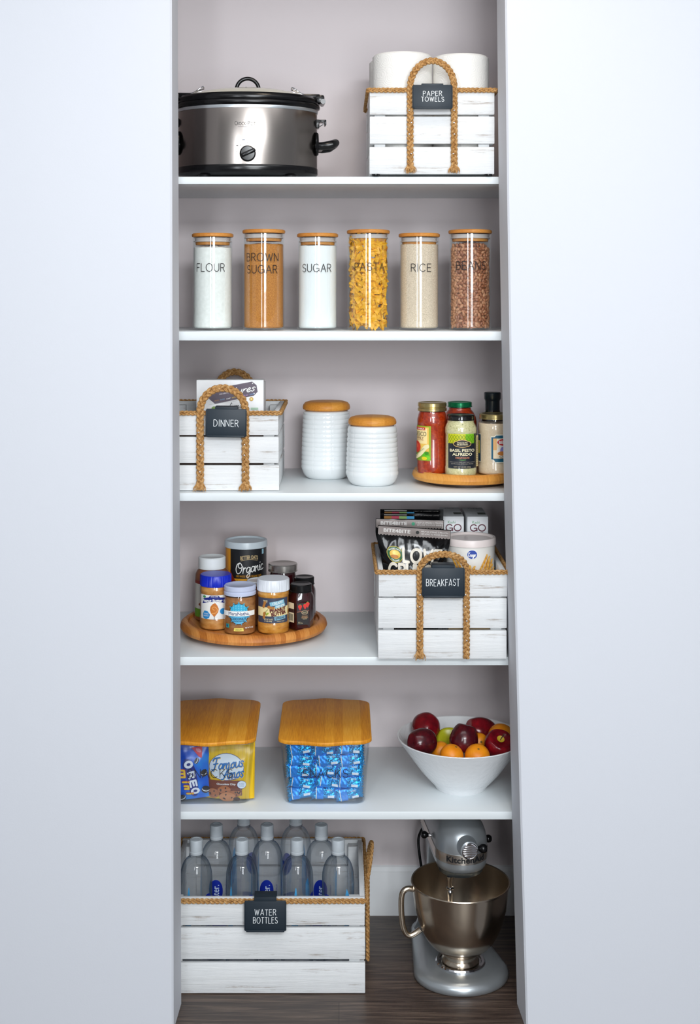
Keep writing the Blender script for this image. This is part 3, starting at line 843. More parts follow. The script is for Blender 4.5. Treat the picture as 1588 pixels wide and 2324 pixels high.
while zz < top:
    for i in range(13):
        a = math.radians(-96+192*(i+0.5*(row%2))/12.5+rnd.uniform(-5,5)); inner = (i+row) % 3 == 2
        r = Rp-0.0072-(0.010 if inner else rnd.uniform(0,0.003))
        o = bpy.data.objects.new('pasta_bow', bows[rnd.randrange(3)]); C.objects.link(o)
        n0 = Vector((sin(a), -cos(a), 0)); tt = Vector((cos(a), sin(a), 0))
        sp = rnd.uniform(-0.9, 0.9); ax = tt*cos(sp)+Vector((0,0,1))*sin(sp)
        tilt = rnd.uniform(-0.3, 0.3) if not inner else rnd.uniform(-1, 1)
        nn = (n0*cos(tilt)+n0.cross(ax)*sin(tilt)).normalized(); yy = nn.cross(ax).normalized(); ax = yy.cross(nn)
        Mx = Matrix((ax, yy, nn)).transposed()
        o.location = tp.location+n0*r+Vector((0,0,min(zz+rnd.uniform(-0.003,0.003), top)))
        o.rotation_euler = Mx.to_euler(); sc_ = rnd.uniform(0.78, 0.95); o.scale = (sc_, sc_, sc_)
        tag(o, 'yellow bow tie pasta piece inside the glass jar', 'pasta', 'bow tie pasta in the jar'); n += 1
    zz += lay; row += 1
# beans
def bean_mat():
    m = pm('pinto_bean_skin', (172,112,78), 0.38)
    n_, l_, b_ = nodes(m); oi = n_.new('ShaderNodeObjectInfo')
    g = nz(m, coords(m), 320, 3, 0.6)
    kk = math_(m, 'ADD', math_(m, 'MULTIPLY', oi.outputs['Random'], 0.5), math_(m, 'MULTIPLY', g, 0.5))
    base(m, ramp(m, kk, [(0.2, (132,76,48)), (0.5, (176,114,80)), (0.8, (206,152,114))])); return m
M_BEAN = bean_mat()
def bean_into(mb, M=None, sc=1.0):
    g = bmesh.ops.create_uvsphere(mb.bm, u_segments=12, v_segments=8, radius=1.0); k = mb.mi(M_BEAN)
    for v in g['verts']:
        p = v.co.copy(); q = 1-0.16*max(0,p.y)*(1-abs(p.x))
        w = Vector((p.x*0.0064*sc*q, p.y*0.0041*sc*q, p.z*0.0035*sc*q)); v.co = M @ w if M is not None else w
    for f in {f for v in g['verts'] for f in v.link_faces}: f.material_index = k; f.smooth = True
b0 = MB(); bean_into(b0); bean_me = b0.mesh('pinto_bean')
rnd = random.Random(4); top = jz(560,tb); slots = []
zz = 0.0105; row = 0
while zz < top:
    for i in range(-11, 12):
        a = (i+0.5*(row%2))*0.0094/(Rb-0.006)+rnd.uniform(-0.05,0.05)
        if abs(a) < 2.1: slots.append((abs(a), a, zz+rnd.uniform(-0.0015,0.0015), Rb-0.0068-rnd.uniform(0,0.0018)))
    zz += 0.0066; row += 1
for i in range(70):
    q = math.sqrt(rnd.random())*(Rb-0.01); a = rnd.uniform(-PI,PI); slots.append((2.0 if abs(a) > 1.4 else 1.0, a, top+0.002+0.006*(1-q/Rb), q))
slots.sort(key=lambda s: s[0])
rest = MB(); rest.lathe([(0,0.006),(Rb-0.0115,0.006),(Rb-0.0115,top-0.001),(0,top+0.003)], M_BEAN, 32)
for k, (w, a, zz, r) in enumerate(slots):
    n0 = Vector((sin(a), -cos(a), 0)); sp = rnd.uniform(0, PI); tt = Vector((cos(a), sin(a), 0))
    ax = tt*cos(sp)+Vector((0,0,1))*sin(sp); nn = (n0+Vector((rnd.uniform(-.4,.4),rnd.uniform(-.4,.4),rnd.uniform(-.4,.4)))).normalized()
    yy = nn.cross(ax).normalized(); ax = yy.cross(nn).normalized(); Mr = Matrix((ax, yy, nn)).transposed(); sc_ = rnd.uniform(0.88,1.08)
    p = n0*r+Vector((0,0,zz))
    if k < 300:
        o = bpy.data.objects.new('pinto_bean', bean_me); C.objects.link(o); o.location = tb.location+p
        o.rotation_euler = Mr.to_euler(); o.scale = (sc_,)*3
        tag(o, 'single brown pinto bean against the jar glass', 'bean', 'pinto beans in the jar')
    else: bean_into(rest, Matrix.Translation(p) @ Mr.to_4x4(), sc_)
o = rest.build('pinto_beans', None, tuple(tb.location)); tag(o, 'remaining brown pinto beans filling the rightmost jar', 'beans', None, 'stuff')
# ------------------------------------------------------------------ white ribbed canisters
def canister(label, px, zc, R, h, lidh, Rl, rz):
    t = thing('ceramic_canister', label, 'canister', (X(px,zc), zc-3, SH[2]), rz, 'ribbed white canisters')
    rib = 0.0112; prof = [(0,0.0),(R*0.74,0),(R*0.80,0.002),(R*0.9,0.009),(R*0.97,0.0195)]
    z = 0.0225
    def rad(z): return R*(1.0-0.085*((z/h)**1.6))
    while z < h-0.006:
        e = 0.0006
        for q, d in ((0,-e),(0.22,e*0.9),(0.5,e*1.1),(0.8,e*0.3),(0.97,-e)):
            if z+q*rib < h-0.002: prof.append((rad(z)+d, z+q*rib))
        z += rib
    prof += [(rad(h)-0.001,h-0.0015),(rad(h)-0.0025,h),(rad(h)-0.006,h),(rad(h)-0.006,h-0.02),(0,h-0.02)]
    def fn(a, z):   # shallow vertical flutes, eight of them
        q = (a/(2*PI)*8) % 1.0; d = min(q, 1-q)
        return 1.0-0.008*max(0, 1-d/0.03)*(1 if 0.015 < z < h-0.004 else 0)
    MB().lathe(prof, M_CERAM, 240, fn=fn).build('body', t, sharp=70)
    l = MB().lathe([(0,h+0.0012),(Rl-0.006,h+0.0012),(Rl-0.001,h+0.004),(Rl,h+0.008),(Rl-0.0012,h+lidh*0.62),(Rl-0.006,h+lidh-0.003),(Rl-0.016,h+lidh),(0,h+lidh)], M_BAMCAN, 72).build('lid', t)
    MB().lathe([(0,h-0.012),(rad(h)-0.007,h-0.012),(rad(h)-0.0066,h+0.0012),(0,h+0.0012)], M_SILICONE, 40).build('seal', l)
canister('taller ribbed white canister with bamboo lid, at the left', 740.5, 3.26, 0.0615, 0.165, 0.0235, 0.0585, 0.25)
canister('shorter ribbed white canister with bamboo lid, in front', 844.5, 3.145, 0.0625, 0.1395, 0.0225, 0.0575, -0.05)

# ------------------------------------------------------------------ turntables
def susan(label, px, zc, zs, R, rim_w, z0, z1, m, foot):
    t = thing('lazy_susan', label, 'turntable', (X(px,zc), zc-3, zs), 0.35)
    h = z1-z0
    MB().lathe([(0,z0),(R-0.012,z0),(R-0.004,z0+0.0025),(R,z0+h*0.42),(R-0.002,z0+h*0.74),(R-0.009,z1-0.0008),(R-0.014,z1),(R-rim_w,z1-0.0005),(R-rim_w-0.0015,z1-0.0065),(0,z1-0.0065)], m, 96).build('tray', t)
    MB().lathe([(0,0),(R*foot,0),(R*foot,z0*0.85),(R*foot*0.6,z0),(0,z0)], pm('turntable_foot',(60,44,34),0.5), 48).build('turning_base', t)
    return t, zs+z1-0.0065
t, SUSR = susan('pale wooden turntable of sauce jars on the third shelf', 1055.5, 3.171, SH[2], 0.1275, 0.006, 0.009, 0.0335, M_SUSANL, 0.72)
t, SUSL = susan('dark wooden turntable of peanut butter and jam jars', 576, 3.221, SH[3], 0.1785, 0.019, 0.0105, 0.0345, M_SUSAN, 0.66)

# ------------------------------------------------------------------ food jars
def food_jar(name, label, cat, px, zc, base_z, R, body_h, fillcol, lid, prof=None, fill_to=0.93, sides=None, rz=0.0, neck=0.84, fill_rough=0.35, glass=True, group=None):
    """lid = (radius, height, material, style). body_h is to the top of the glass."""
    t = thing(name, label, cat, (X(px,zc), zc-3, base_z), rz, group)
    p = prof or [(0.90,0.0),(0.98,0.035),(1.0,0.09),(1.0,0.72),(0.97,0.80),(neck+0.03,0.88),(neck,0.91),(neck,1.0)]
    fn = None
    if sides:
        def fn(a, z):
            k = PI/sides; q = ((a+k) % (2*k))-k; f = cos(k*0.92)/cos(q*0.92)
            w = 1.0 if z < body_h*0.74 else max(0.0, 1-(z-body_h*0.74)/(body_h*0.14))
            return 1+w*(f-1)
    fm = pm('filling_%d_%d_%d' % fillcol, fillcol, fill_rough) if isinstance(fillcol, tuple) else fillcol
    pr = [(r*R, z*body_h) for r, z in p]
    inner = [(max(r-0.0016, 0.0), min(max(z, 0.003), fill_to*body_h)) for r, z in pr if z <= fill_to*body_h+1e-6]
    last = inner[-1]; inner += [(last[0], fill_to*body_h), (0, fill_to*body_h+0.0015)]
    MB().lathe([(0,0.003)]+inner, fm, 48, fn=fn).build('filling', t, sharp=60)
    if glass:
        out = [(0,0)]+pr+[(pr[-1][0]-0.0014, pr[-1][1])]
        MB().lathe(out, M_GLASS, 48, fn=fn).build('glass', t, sharp=60)
    lr, lh, lm, st = lid; z0 = body_h-lh*0.72
    m = MB()
    if st == 'ribbed':
        m.lathe([(lr-0.0012,z0),(lr,z0+0.001),(lr,z0+lh-0.002),(lr-0.0015,z0+lh),(0,z0+lh)], lm, 144, fn=lambda a, z: 1+(0.012*(1 if int(a/(2*PI)*144) % 2 else -1) if z < z0+lh-0.0015 else 0))
    elif st == 'metal':
        m.lathe([(lr-0.002,z0),(lr+0.0004,z0+0.0006),(lr+0.0004,z0+0.0022),(lr-0.0006,z0+0.003),(lr-0.0004,z0+lh-0.002),(lr-0.002,z0+lh),(lr-0.005,z0+lh),(lr-0.0065,z0+lh-0.001),(0,z0+lh-0.001)], lm, 64)
    elif st == 'two':
        m.lathe([(lr-0.002,z0),(lr+0.0006,z0+0.0006),(lr+0.0006,z0+lh*0.3),(lr-0.0012,z0+lh*0.38),(lr-0.0012,z0+lh*0.46),(lr+0.0002,z0+lh*0.54),(lr+0.0002,z0+lh*0.9),(lr-0.002,z0+lh),(lr-0.006,z0+lh),(lr-0.0075,z0+lh-0.001),(0,z0+lh-0.001)], lm, 64)
    else:
        m.lathe([(lr-0.001,z0),(lr,z0+0.001),(lr,z0+lh-0.0025),(lr-0.0025,z0+lh),(lr-0.006,z0+lh),(lr-0.008,z0+lh-0.0015),(0,z0+lh-0.0015)], lm, 64)
    m.build('lid', t); return t
GOLD = pm('gold_lid', (196,176,120), 0.25, 0.9)
def wrap(t, art, R, z0=0.0, a0=0.0):
    art.build('label', t, on_cyl(R+0.00025, z0, a0), cu=0.004)
W = flat((244,244,240)); NAVY = flat((24,34,92)); K = flat((22,24,28)); CREAM = flat((244,226,178))
def jar_h(py_top, zc, base): return Z(py_top, zc)-base
# red sauce, gold lid
zc = 3.135; tm = pm('tomato_sauce', (168,50,8), 0.3)
f_ = nz(tm, coords(tm), 160, 4, 0.7); base(tm, ramp(tm, f_, [(0.3,(132,26,4)),(0.55,(176,52,8)),(0.75,(200,84,18))])); bump(tm, f_, 0.3, 0.001)
hh = jar_h(916, zc, SUSR)
t = food_jar('sauce_jar', 'tall red pasta sauce jar with gold lid', 'sauce jar', 980.5, zc, SUSR, 0.0368, hh-0.002, tm, (0.0338,0.0205,GOLD,'two'),
     prof=[(0.88,0),(0.97,0.02),(1.0,0.05),(1.0,0.2),(0.975,0.215),(0.975,0.70),(1.0,0.72),(1.0,0.79),(0.93,0.86),(0.87,0.895),(0.86,1.0)], fill_to=0.9)
a = Art(); cx = 0
a.rect(-34, 0, 30, 82, flat((150,170,30))).rect(-34, 3, 25, 79, flat((240,196,90))).rect(-34, 40, 21, 76, flat((248,224,160)))
a.rect(-34, 72, 16, 78.5, flat((206,52,24))); a.text('RIVIERA', 2, 75, 24, 3.2, W, 0.02)
a.text('CLASSICO', -6, 63, 50, 10.5, flat((40,34,30)), 0.0); a.text('FAMILY', -2, 53.5, 28, 6, flat((120,40,30))); a.text('FAVORITES', -2, 48.6, 26, 2.4, flat((170,90,40)))
a.rect(-34, 3, 25, 22, flat((120,160,30))); a.ell(-12, 32, 15, 14, flat((206,48,26))); a.ell(-9, 35, 4, 5, flat((226,96,60)))
a.ell(18, 13, 9, 8, flat((86,180,30))); a.ell(23, 7, 6, 5, flat((120,200,40))); a.ell(14, 6, 7, 4, flat((226,206,30))); a.ell(20, 18, 5, 4, flat((60,140,30)))
a.poly(smooth([(-34,12),(-14,13),(2,22),(14,36),(24,39),(26,32),(20,27),(6,12),(-12,4),(-34,3)], 3), flat((238,226,176)))
a.text('TRADITIONAL', -2, 18.5, 40, 4, flat((110,120,50)), rot=36)
wrap(t, a, 0.0359, 0.033, -0.98)
zc = 3.22; hh = jar_h(913, zc, SUSR)
food_jar('sauce_jar', 'red pasta sauce jar with green lid, behind the pesto jar', 'sauce jar', 1043, zc, SUSR, 0.0425, hh-0.002, tm, (0.0298,0.0125,pm('green_lid',(16,122,76),0.25,0.5),'metal'),
     prof=[(0.88,0),(0.97,0.03),(1.0,0.07),(1.0,0.72),(0.96,0.79),(0.82,0.86),(0.67,0.905),(0.66,1.0)], fill_to=0.93)
# pesto alfredo
zc = 3.096; am = pm('alfredo_sauce', (216,206,156), 0.35)
f_ = nz(am, coords(am), 260, 2, 0.5); base(am, ramp(am, f_, [(0.27,(130,132,76)),(0.36,(206,198,146)),(0.7,(224,216,170))]))
hh = jar_h(943, zc, SUSR)
t = food_jar('sauce_jar', 'creamy pesto sauce jar with black lid, front of turntable', 'sauce jar', 1045, zc, SUSR, 0.0378, hh-0.001, am, (0.0322,0.0135,pm('black_lid',(22,22,24),0.2,0.3),'metal'),
     prof=[(0.9,0),(0.975,0.02),(1.0,0.05),(1.0,0.15),(0.975,0.165),(0.975,0.70),(1.0,0.73),(1.0,0.8),(0.93,0.86),(0.85,0.9),(0.84,1.0)], fill_to=0.94)
a = Art(); BK = flat((30,36,46)); a.rect(-36, 0, 46, 80, BK); a.rect(-36, 58, 32, 80, flat((206,206,20))); a.rect(8, 58, 32, 80, flat((128,196,34)))
for i in range(-5, 5):
    for j in range(2): a.line([(i*7+q*3.5, 63+j*10+(5 if abs(q-1) < 0.1 else 0)) for q in (0,1,2)], 0.7, flat((96,140,20))); a.line([(i*7+q*3.5, 63+j*10-(5 if abs(q-1) < 0.1 else 0)) for q in (0,1,2)], 0.7, flat((96,140,20)))
a.rect(34, 4, 44, 76, flat((222,200,140)))
for q in range(14): a.rect(35, 8+q*4.7, 43, 9.2+q*4.7, flat((110,96,70)))
for (x, y, rx, ry) in ((0,58.5,13,8),(-8,58,9,5.5),(8,58,9,5.5)): a.ell(x, y, rx+1.2, ry+1.2, flat((230,190,120)))
for (x, y, rx, ry) in ((0,58.5,13,8),(-8,58,9,5.5),(8,58,9,5.5)): a.ell(x, y, rx, ry, flat((34,28,24)))
a.text('PRIVATE', 0, 60.3, 20, 3, flat((244,230,190)), 0.02); a.text('SELECTION', 0, 56.2, 21, 2.8, flat((244,230,190)), 0.02)
a.text('BASIL PESTO', 0, 43, 50, 6.8, flat((246,236,196)), 0.02); a.text('ALFREDO', 0, 34, 39, 6.4, flat((246,236,196)), 0.02)
a.text('CREAM SAUCE', 0, 25.8, 27, 3.6, flat((232,150,110)), 0.01); a.line([(-5,21.5),(0,20.5),(6,21.5)], 1, flat((90,190,60)))
a.text('cream sauce made with basil, spinach', 0, 16, 50, 2.6, flat((196,186,170))); a.text('and Parmesan & Romano cheeses', 0, 12.2, 44, 2.4, flat((196,186,170)))
a.text('NET WT 15 OZ (425g)', 0, 4.6, 33, 3.2, flat((206,190,160)))
wrap(t, a, 0.0369, 0.0205)
# cream sauce, gold lid
zc = 3.12; cm = pm('cream_sauce', (226,204,174), 0.35)
f_ = nz(cm, coords(cm), 230, 2, 0.5); base(cm, ramp(cm, f_, [(0.22,(120,100,80)),(0.28,(222,198,166)),(0.7,(232,212,184))]))
hh = jar_h(940.5, zc, SUSR)
t = food_jar('sauce_jar', 'cream sauce jar with gold lid against the right jamb', 'sauce jar', 1122.5, zc, SUSR, 0.0405, hh-0.001, cm, (0.0365,0.0125,GOLD,'metal'),
     prof=[(0.9,0),(0.98,0.03),(1.0,0.06),(1.0,0.16),(0.96,0.19),(0.96,0.70),(1.0,0.76),(0.99,0.82),(0.92,0.88),(0.87,0.91),(0.86,1.0)], fill_to=0.87)
a = Art(); TE = flat((20,92,120))
a.poly([(-26,6),(-20,6),(-16,0),(16,0),(20,6),(30,6),(30,60),(20,60),(16,66),(-14,66),(-18,62),(-26,62)], flat((240,234,214)))
a.poly([(-24.5,8),(-19,8),(-15,2),(16,2),(20,8),(28,8),(28,58),(20,58),(16,64),(-13,64),(-17,60),(-24.5,60)], TE)
a.rect(-20, 10, 24, 57, flat((246,226,190))); a.rect(-20, 30, -12, 57, flat((236,180,110))); a.ell(4, 28, 15, 15, flat((240,236,228))); a.ell(5, 29, 9, 9, flat((140,140,206))); a.ell(0, 22, 10, 5, flat((206,130,60)))
a.ell(10, 48, 22, 9.5, W); a.ell(10, 48, 21, 8.6, flat((196,24,30))); a.text('BERTOLLI', 11, 48, 36, 8, W, 0.03)
a.text('ALFREDO', 6, 14.5, 26, 4, flat((60,40,30))); a.text('SAUCE', 6, 10.8, 20, 2.2, flat((60,40,30)))
wrap(t, a, 0.0389, 0.031, 0.30)
a = Art(); a.rect(-10, 0, 8, 66, flat((240,234,214))); a.rect(-9, 1.5, 7, 64.5, flat((26,60,80))); a.rect(-9, 20, 3, 50, flat((206,196,70)))
wrap(t, a, 0.0389, 0.031, -1.28)
# dark bottle behind
zc = 3.222; t = thing('sauce_bottle', 'dark sauce bottle with black capped neck, rear of turntable', 'bottle', (X(1117,zc), zc-3, SUSR))
zt = Z(890, zc)-SUSR
MB().lathe([(0,0),(0.030,0),(0.032,0.003),(0.032,0.10),(0.028,0.120),(0.0185,0.140),(0.0165,0.150),(0.0165,zt-0.02),(0,zt-0.02)], pm('dark_bottle_glass',(24,18,16),0.08), 40).build('glass', t)
MB().lathe([(0.0180,zt-0.050),(0.0178,zt-0.022),(0.0185,zt-0.019),(0.0202,zt-0.0155),(0.0206,zt-0.002),(0.019,zt),(0,zt)], pm('black_cap',(20,30,36),0.3), 48, fn=lambda a, z: 1+0.012*sin(a*24)).build('cap', t)

# --- peanut butter turntable
pbm = lambda nm, c: pm(nm, c, 0.32)
PB1 = pm('peanut_butter', (196,132,64), 0.3); PB2 = pm('peanut_butter_golden', (206,138,52), 0.3); PB3 = pm('almond_butter', (166,110,62), 0.35)
for q, cc in ((PB1,((176,110,48),(204,140,72),(222,166,100))), (PB2,((180,108,30),(212,144,56),(228,170,84))), (PB3,((140,88,46),(170,114,66),(186,134,84)))):
    f_ = nz(q, coords(q, (1,1,2.5)), 40, 3, 0.6); base(q, ramp(q, f_, [(0.3,cc[0]),(0.5,cc[1]),(0.72,cc[2])]))
BARREL = [(0.86,0),(0.96,0.02),(1.0,0.06),(1.0,0.23),(0.97,0.26),(0.97,0.72),(1.0,0.75),(1.0,0.80),(0.94,0.85),(0.93,0.885),(0.88,0.90),(0.88,1.0)]
zc = 3.158; hh = jar_h(1304, zc, SUSL)
t = food_jar('peanut_butter_jar', 'peanut butter jar with bright blue lid and white label', 'jar', 489.5, zc, SUSL, 0.0385, hh-0.005, PB1, (0.0370,0.0265,pm('blue_lid',(20,44,190),0.35),'ribbed'), prof=BARREL, fill_to=0.90)
a = Art(); BL = flat((42,140,206)); a.rect(-40, 0, 40, 57, W)
a.poly(smooth([(-32,36),(-15,40),(0,41),(15,40),(40,35),(40,47),(15,51.5),(0,52.5),(-15,51.5),(-32,47)], 3), flat((26,40,130))); a.poly([(-13,50),(13,50),(13,53),(9,56),(-9,56),(-13,53)], flat((26,40,130)))
a.text('SINCE 1998', 0, 53.6, 17, 2.4, W, 0.02); a.text('Peanut Butter & Co', 5, 44.3, 72, 7.6, W, 0.03, bend=1.2)
a.poly([(0,4),(2,8),(9,17),(10.5,25),(7,33),(2,39),(-4,36),(-9,30),(-10.5,22),(-8,15),(-2,8)], flat((206,120,40)))
a.line(smooth([(-6,14),(4,16),(7,24),(0,30),(-5,26),(0,22)],4), 1.6, flat((236,170,90))); a.rect(-0.7, -0.5, 0.9, 8, flat((130,130,130)))
a.poly([(-29,3),(-20,0),(-12,4),(-10,12),(-16,19),(-25,20),(-30,12)], BL); a.text('MIXES', -20, 13, 12, 3, W, 0.02); a.text('SMOOTHLY', -20, 8, 14, 2.6, W, 0.02); a.ell(20, 19, 7, 7, BL); a.ell(-24.5, 53, 4, 3, flat((60,150,90)))
wrap(t, a, 0.0373, 0.0275, 0.0)
zc = 3.114; hh = jar_h(1328, zc, SUSL); LIDW = pm('white_plastic_lid', (226,230,236), 0.35); LIDL = pm('lilac_lid', (196,204,228), 0.35)
t = food_jar('almond_butter_jar', 'brown nut butter jar with blue sun label and pale lid', 'jar', 544.5, zc, SUSL, 0.0379, hh-0.004, PB3, (0.0375,0.022,LIDL,'two'),
     prof=[(0.88,0),(0.97,0.015),(1.0,0.05),(1.0,0.74),(0.985,0.80),(0.95,0.85),(0.93,0.88),(0.93,1.0)], fill_to=0.82)
a = Art(); CY = flat((96,186,226)); TQ = flat((54,176,214)); BLK = flat((24,40,70))
for k in range(14):
    an = 90+k*360/13.0; p, q = cos(math.radians(an)), sin(math.radians(an))
    if abs(q) < 0.18: continue
    a.poly([(p*18.5-q*4.2, 42+q*18.5+p*4.2), (p*29, 42+q*28), (p*18.5+q*4.2, 42+q*18.5-p*4.2)], TQ if q > 0 else CY)
a.poly([(20*cos(q*PI/20), 47+17*sin(q*PI/20)) for q in range(21)], TQ); a.poly([(20*cos(q*PI/20), 38-20*sin(q*PI/20)) for q in range(21)], CY)
a.line([(21.5*cos(q*PI/20), 47+18*sin(q*PI/20)) for q in range(21)], 0.7, K); a.line([(21.5*cos(q*PI/20), 38-21*sin(q*PI/20)) for q in range(21)], 0.7, K)
for i in range(-3, 4):
    for j in range(3):
        if (i*6)**2/400+(j*5+2)**2/300 < 0.85: a.poly([(i*6-2,50+j*5-1),(i*6+1.6,50+j*5-0.4),(i*6-0.2,50+j*5+2)], flat((130,212,232)))
a.rect(-38, 36.5, 38, 48, W); a.text('MaraNatha.', 0, 42.2, 46, 7.6, flat((30,44,110)), 0.01); a.text('COCONUT', 0, 30.6, 33, 5.4, flat((24,50,90)), 0.015); a.text('ALMOND BUTTER', 0, 25, 26, 3, flat((24,50,90)), 0.02)
a.poly([(-10.5,2),(10.5,2),(9.5,9),(-9.5,9)], flat((246,226,110))); a.text('CREAMY', 0, 5.4, 15, 3.6, K, 0.02)
a.rect(-29, 9, -21, 18, flat((40,150,140))); a.rect(-28, 11, -24, 16, flat((30,60,130))); a.text('NET WT 12 OZ', 23, 9.5, 19, 3.4, W, 0.02)
wrap(t, a, 0.0375, 0.0100)
zc = 3.12; hh = jar_h(1313, zc, SUSL)
t = food_jar('peanut_butter_jar', 'creamy peanut butter jar with ribbed white lid and navy label', 'jar', 620, zc, SUSL, 0.0386, hh-0.006, PB2, (0.0378,0.0275,LIDW,'ribbed'), prof=BARREL, fill_to=0.91)
a = Art(); NV = flat((62,68,88)); MR = flat((96,30,28)); SKY = flat((132,186,206))
a.rect(-44, 0, 40, 58, NV); a.poly([(-44,15),(40,17),(40,38),(-44,36)], flat((240,222,164)))
a.text('TRADER', -19, 51.5, 12, 2.8, CREAM, 0.02); a.text("JOE'S", -19, 48, 10, 2.8, CREAM, 0.02)
a.rect(-8, 42, 28, 51.5, SKY, 10); a.text('CREAMY', 11, 47, 26, 6.4, W, 0.03, rot=10); a.rect(4, 36.5, 30, 43, SKY, 10); a.text('NO STIR', 18, 40, 21, 5, W, 0.03, rot=10)
a.text('PEANUT', 12, 31, 40, 8.6, MR, 0.06, rot=8); a.text('BUTTER', 14, 22.4, 37, 8, MR, 0.06, rot=8); a.rect(3, 8, 30, 16, SKY, 7); a.text('SPREAD', 16.5, 12.2, 23, 5.6, NV, 0.03, rot=7)
PN = flat((176,116,50))
for (x, y, r) in ((-21,43,70),(-5,36.5,-15),(-21,18,80)):
    for d in (-3.6, 3.6): a.ell(x+d*cos(math.radians(r)), y+d*sin(math.radians(r)), 5, 3.4, PN, r)
a.line(smooth([(-12,32),(-17,26),(-15,18)],4), 1.0, flat((96,130,40))); a.ell(-13, 22, 4, 1.8, flat((150,176,50)), 40)
a.text('NET WT. 16 OZ', -11, 9.2, 20, 3.4, CREAM, 0.01); a.text('(1 LB) 454g', -11, 4.8, 17, 3.2, CREAM, 0.01)
a.text('STORE AT ROOM', 17, 4.6, 18, 2, CREAM); wrap(t, a, 0.0376, 0.028, 0.04)
# jams
JAM = pm('strawberry_jam', (54,10,16), 0.15); BLID = pm('black_jar_lid', (18,18,20), 0.28, 0.2)
def jam(label, px, zc, pt, R, rz, art=True):
    hh = jar_h(pt, zc, SUSL)
    t = food_jar('jam_jar', label, 'jam jar', px, zc, SUSL, R, hh-0.003, JAM, (R*0.83,0.0185,BLID,'metal'), sides=6, rz=rz, neck=0.72,
        prof=[(0.93,0),(1.0,0.02),(1.0,0.70),(0.97,0.76),(0.86,0.83),(0.78,0.88),(0.76,1.0)], fill_to=0.88, group='dark jam jars on the turntable')
    if not art: return
    k = cos(PI/6*0.92)
    a = Art(); a.rect(-14, 0, 14, 51, flat((26,22,24))); a.rect(-14, 31, 14, 51, flat((52,40,42)))
    for (x, y, r) in ((-7,42,20),(5,44,-15),(11,48,10)):
        a.poly(smooth([(x,y-8),(x+4.4,y),(x+3.5,y+4),(x,y+5),(x-3.5,y+4),(x-4.4,y),(x,y-8)],3), flat((214,44,36))); a.poly([(x-3,y+4),(x,y+7),(x+3,y+4),(x,y+5)], flat((90,150,50)))
    a.line([(-14,30.5),(14,33)], 0.8, flat((206,120,90))); a.ell(4, 29, 7.5, 5, flat((220,190,150))); a.ell(4, 29, 6.7, 4.3, flat((26,22,24)))
    a.text('PRIVATE', 4, 30, 10, 1.8, CREAM); a.text('SELECTION', 4, 27.6, 10, 1.6, CREAM)
    a.text('ORGANIC', 4, 20.5, 14, 2.6, flat((220,170,120))); a.text('STRAWBERRY', 4, 17, 16, 2.6, flat((220,170,120))); a.text('PRESERVES', 4, 14, 10, 1.6, CREAM); a.text('NET WT', -9, 7, 5, 1.6, CREAM); a.text('12 OZ (340g)', -6.5, 4.4, 11, 2, CREAM)
    ap = R*k
    a.build('label', t, lambda u, v, l: (u, -(ap+0.0014+l), 0.0155+v))
    s = Art(); s.rect(-10, 4, 10, 50, flat((240,226,190))); s.rect(-10, 27, 10, 36, flat((60,40,40)))
    for q in range(7): s.rect(-8+q*2.3, 8, -7+q*2.3, 24, K)
    c_, s_ = cos(-PI/3), sin(-PI/3)
    s.build('label', t, lambda u, v, l: (u*c_+(ap+0.0014+l)*s_, u*s_-(ap+0.0014+l)*c_, 0.0155+v))
jam('front strawberry jam jar with a black lid and label', 683, 3.148, 1326, 0.0315, 0.18)
jam('dark jam jar with a black lid, behind the strawberry jam', 690, 3.218, 1310, 0.0300, 0.25, False)
zc = 3.262; hh = jar_h(1279, zc, SUSL)
food_jar('jam_jar', 'dark jam jar with a wide silver lid', 'jam jar', 642, zc, SUSL, 0.0345, hh-0.004, JAM, (0.0362,0.0185,pm('silver_lid',(205,200,194),0.28,0.95),'metal'), neck=0.9, group='dark jam jars on the turntable')
# white capped jar at the left rear
zc = 3.242; hh = jar_h(1264, zc, SUSL); AB = pm('nut_spread', (150,92,62), 0.3)
t = food_jar('nut_butter_jar', 'tall brown nut butter jar with white cap, at the left', 'jar', 481, zc, SUSL, 0.0428, hh-0.006, AB, (0.0333,0.0285,pm('white_cap',(238,242,242),0.4),'plain'),
     prof=[(0.9,0),(0.98,0.02),(1.0,0.05),(1.0,0.70),(0.97,0.77),(0.88,0.83),(0.74,0.865),(0.73,1.0)], fill_to=0.88)
a = Art(); a.rect(-46, 0, 30, 88, flat((236,232,224))); a.rect(-46, 80, 30, 88, flat((150,40,26))); a.ell(-14, 64, 9, 13, flat((60,136,40))); a.ell(-14, 64, 7.5, 11.5, flat((80,160,50))); a.text('simple', -14, 65, 13, 2.6, W, 0.02); a.text('organic', -14, 61, 13, 2.6, W, 0.02)
a.rect(-46, 0, 30, 20, flat((104,160,40))); a.ell(-14, 11, 5, 5, flat((236,150,40)))
for k in range(7): a.ell(-16+5*cos(k*2.4), 30+4*sin(k*1.7), 6, 3.4, flat((132+8*(k%3),70,36)), k*50)
wrap(t, a, 0.0422, 0.012, -0.1)
# half hidden jar with a flip lid
zc = 3.19
hh = jar_h(1317, zc, SUSL)
t = food_jar('spread_jar', 'small jar with pale rimmed lid, half hidden between front jars', 'jar', 588, zc, SUSL, 0.028, hh-0.003, AB, (0.0282,0.010,pm('clear_lid',(206,196,192),0.3),'plain'), neck=0.9)
m = MB(); m.tube([(0.0275*cos(q*PI/20), 0.0275*sin(q*PI/20), hh-0.0005) for q in range(40)], 0.0021, LIDW, 8, closed=True); m.build('lid_rim', t)
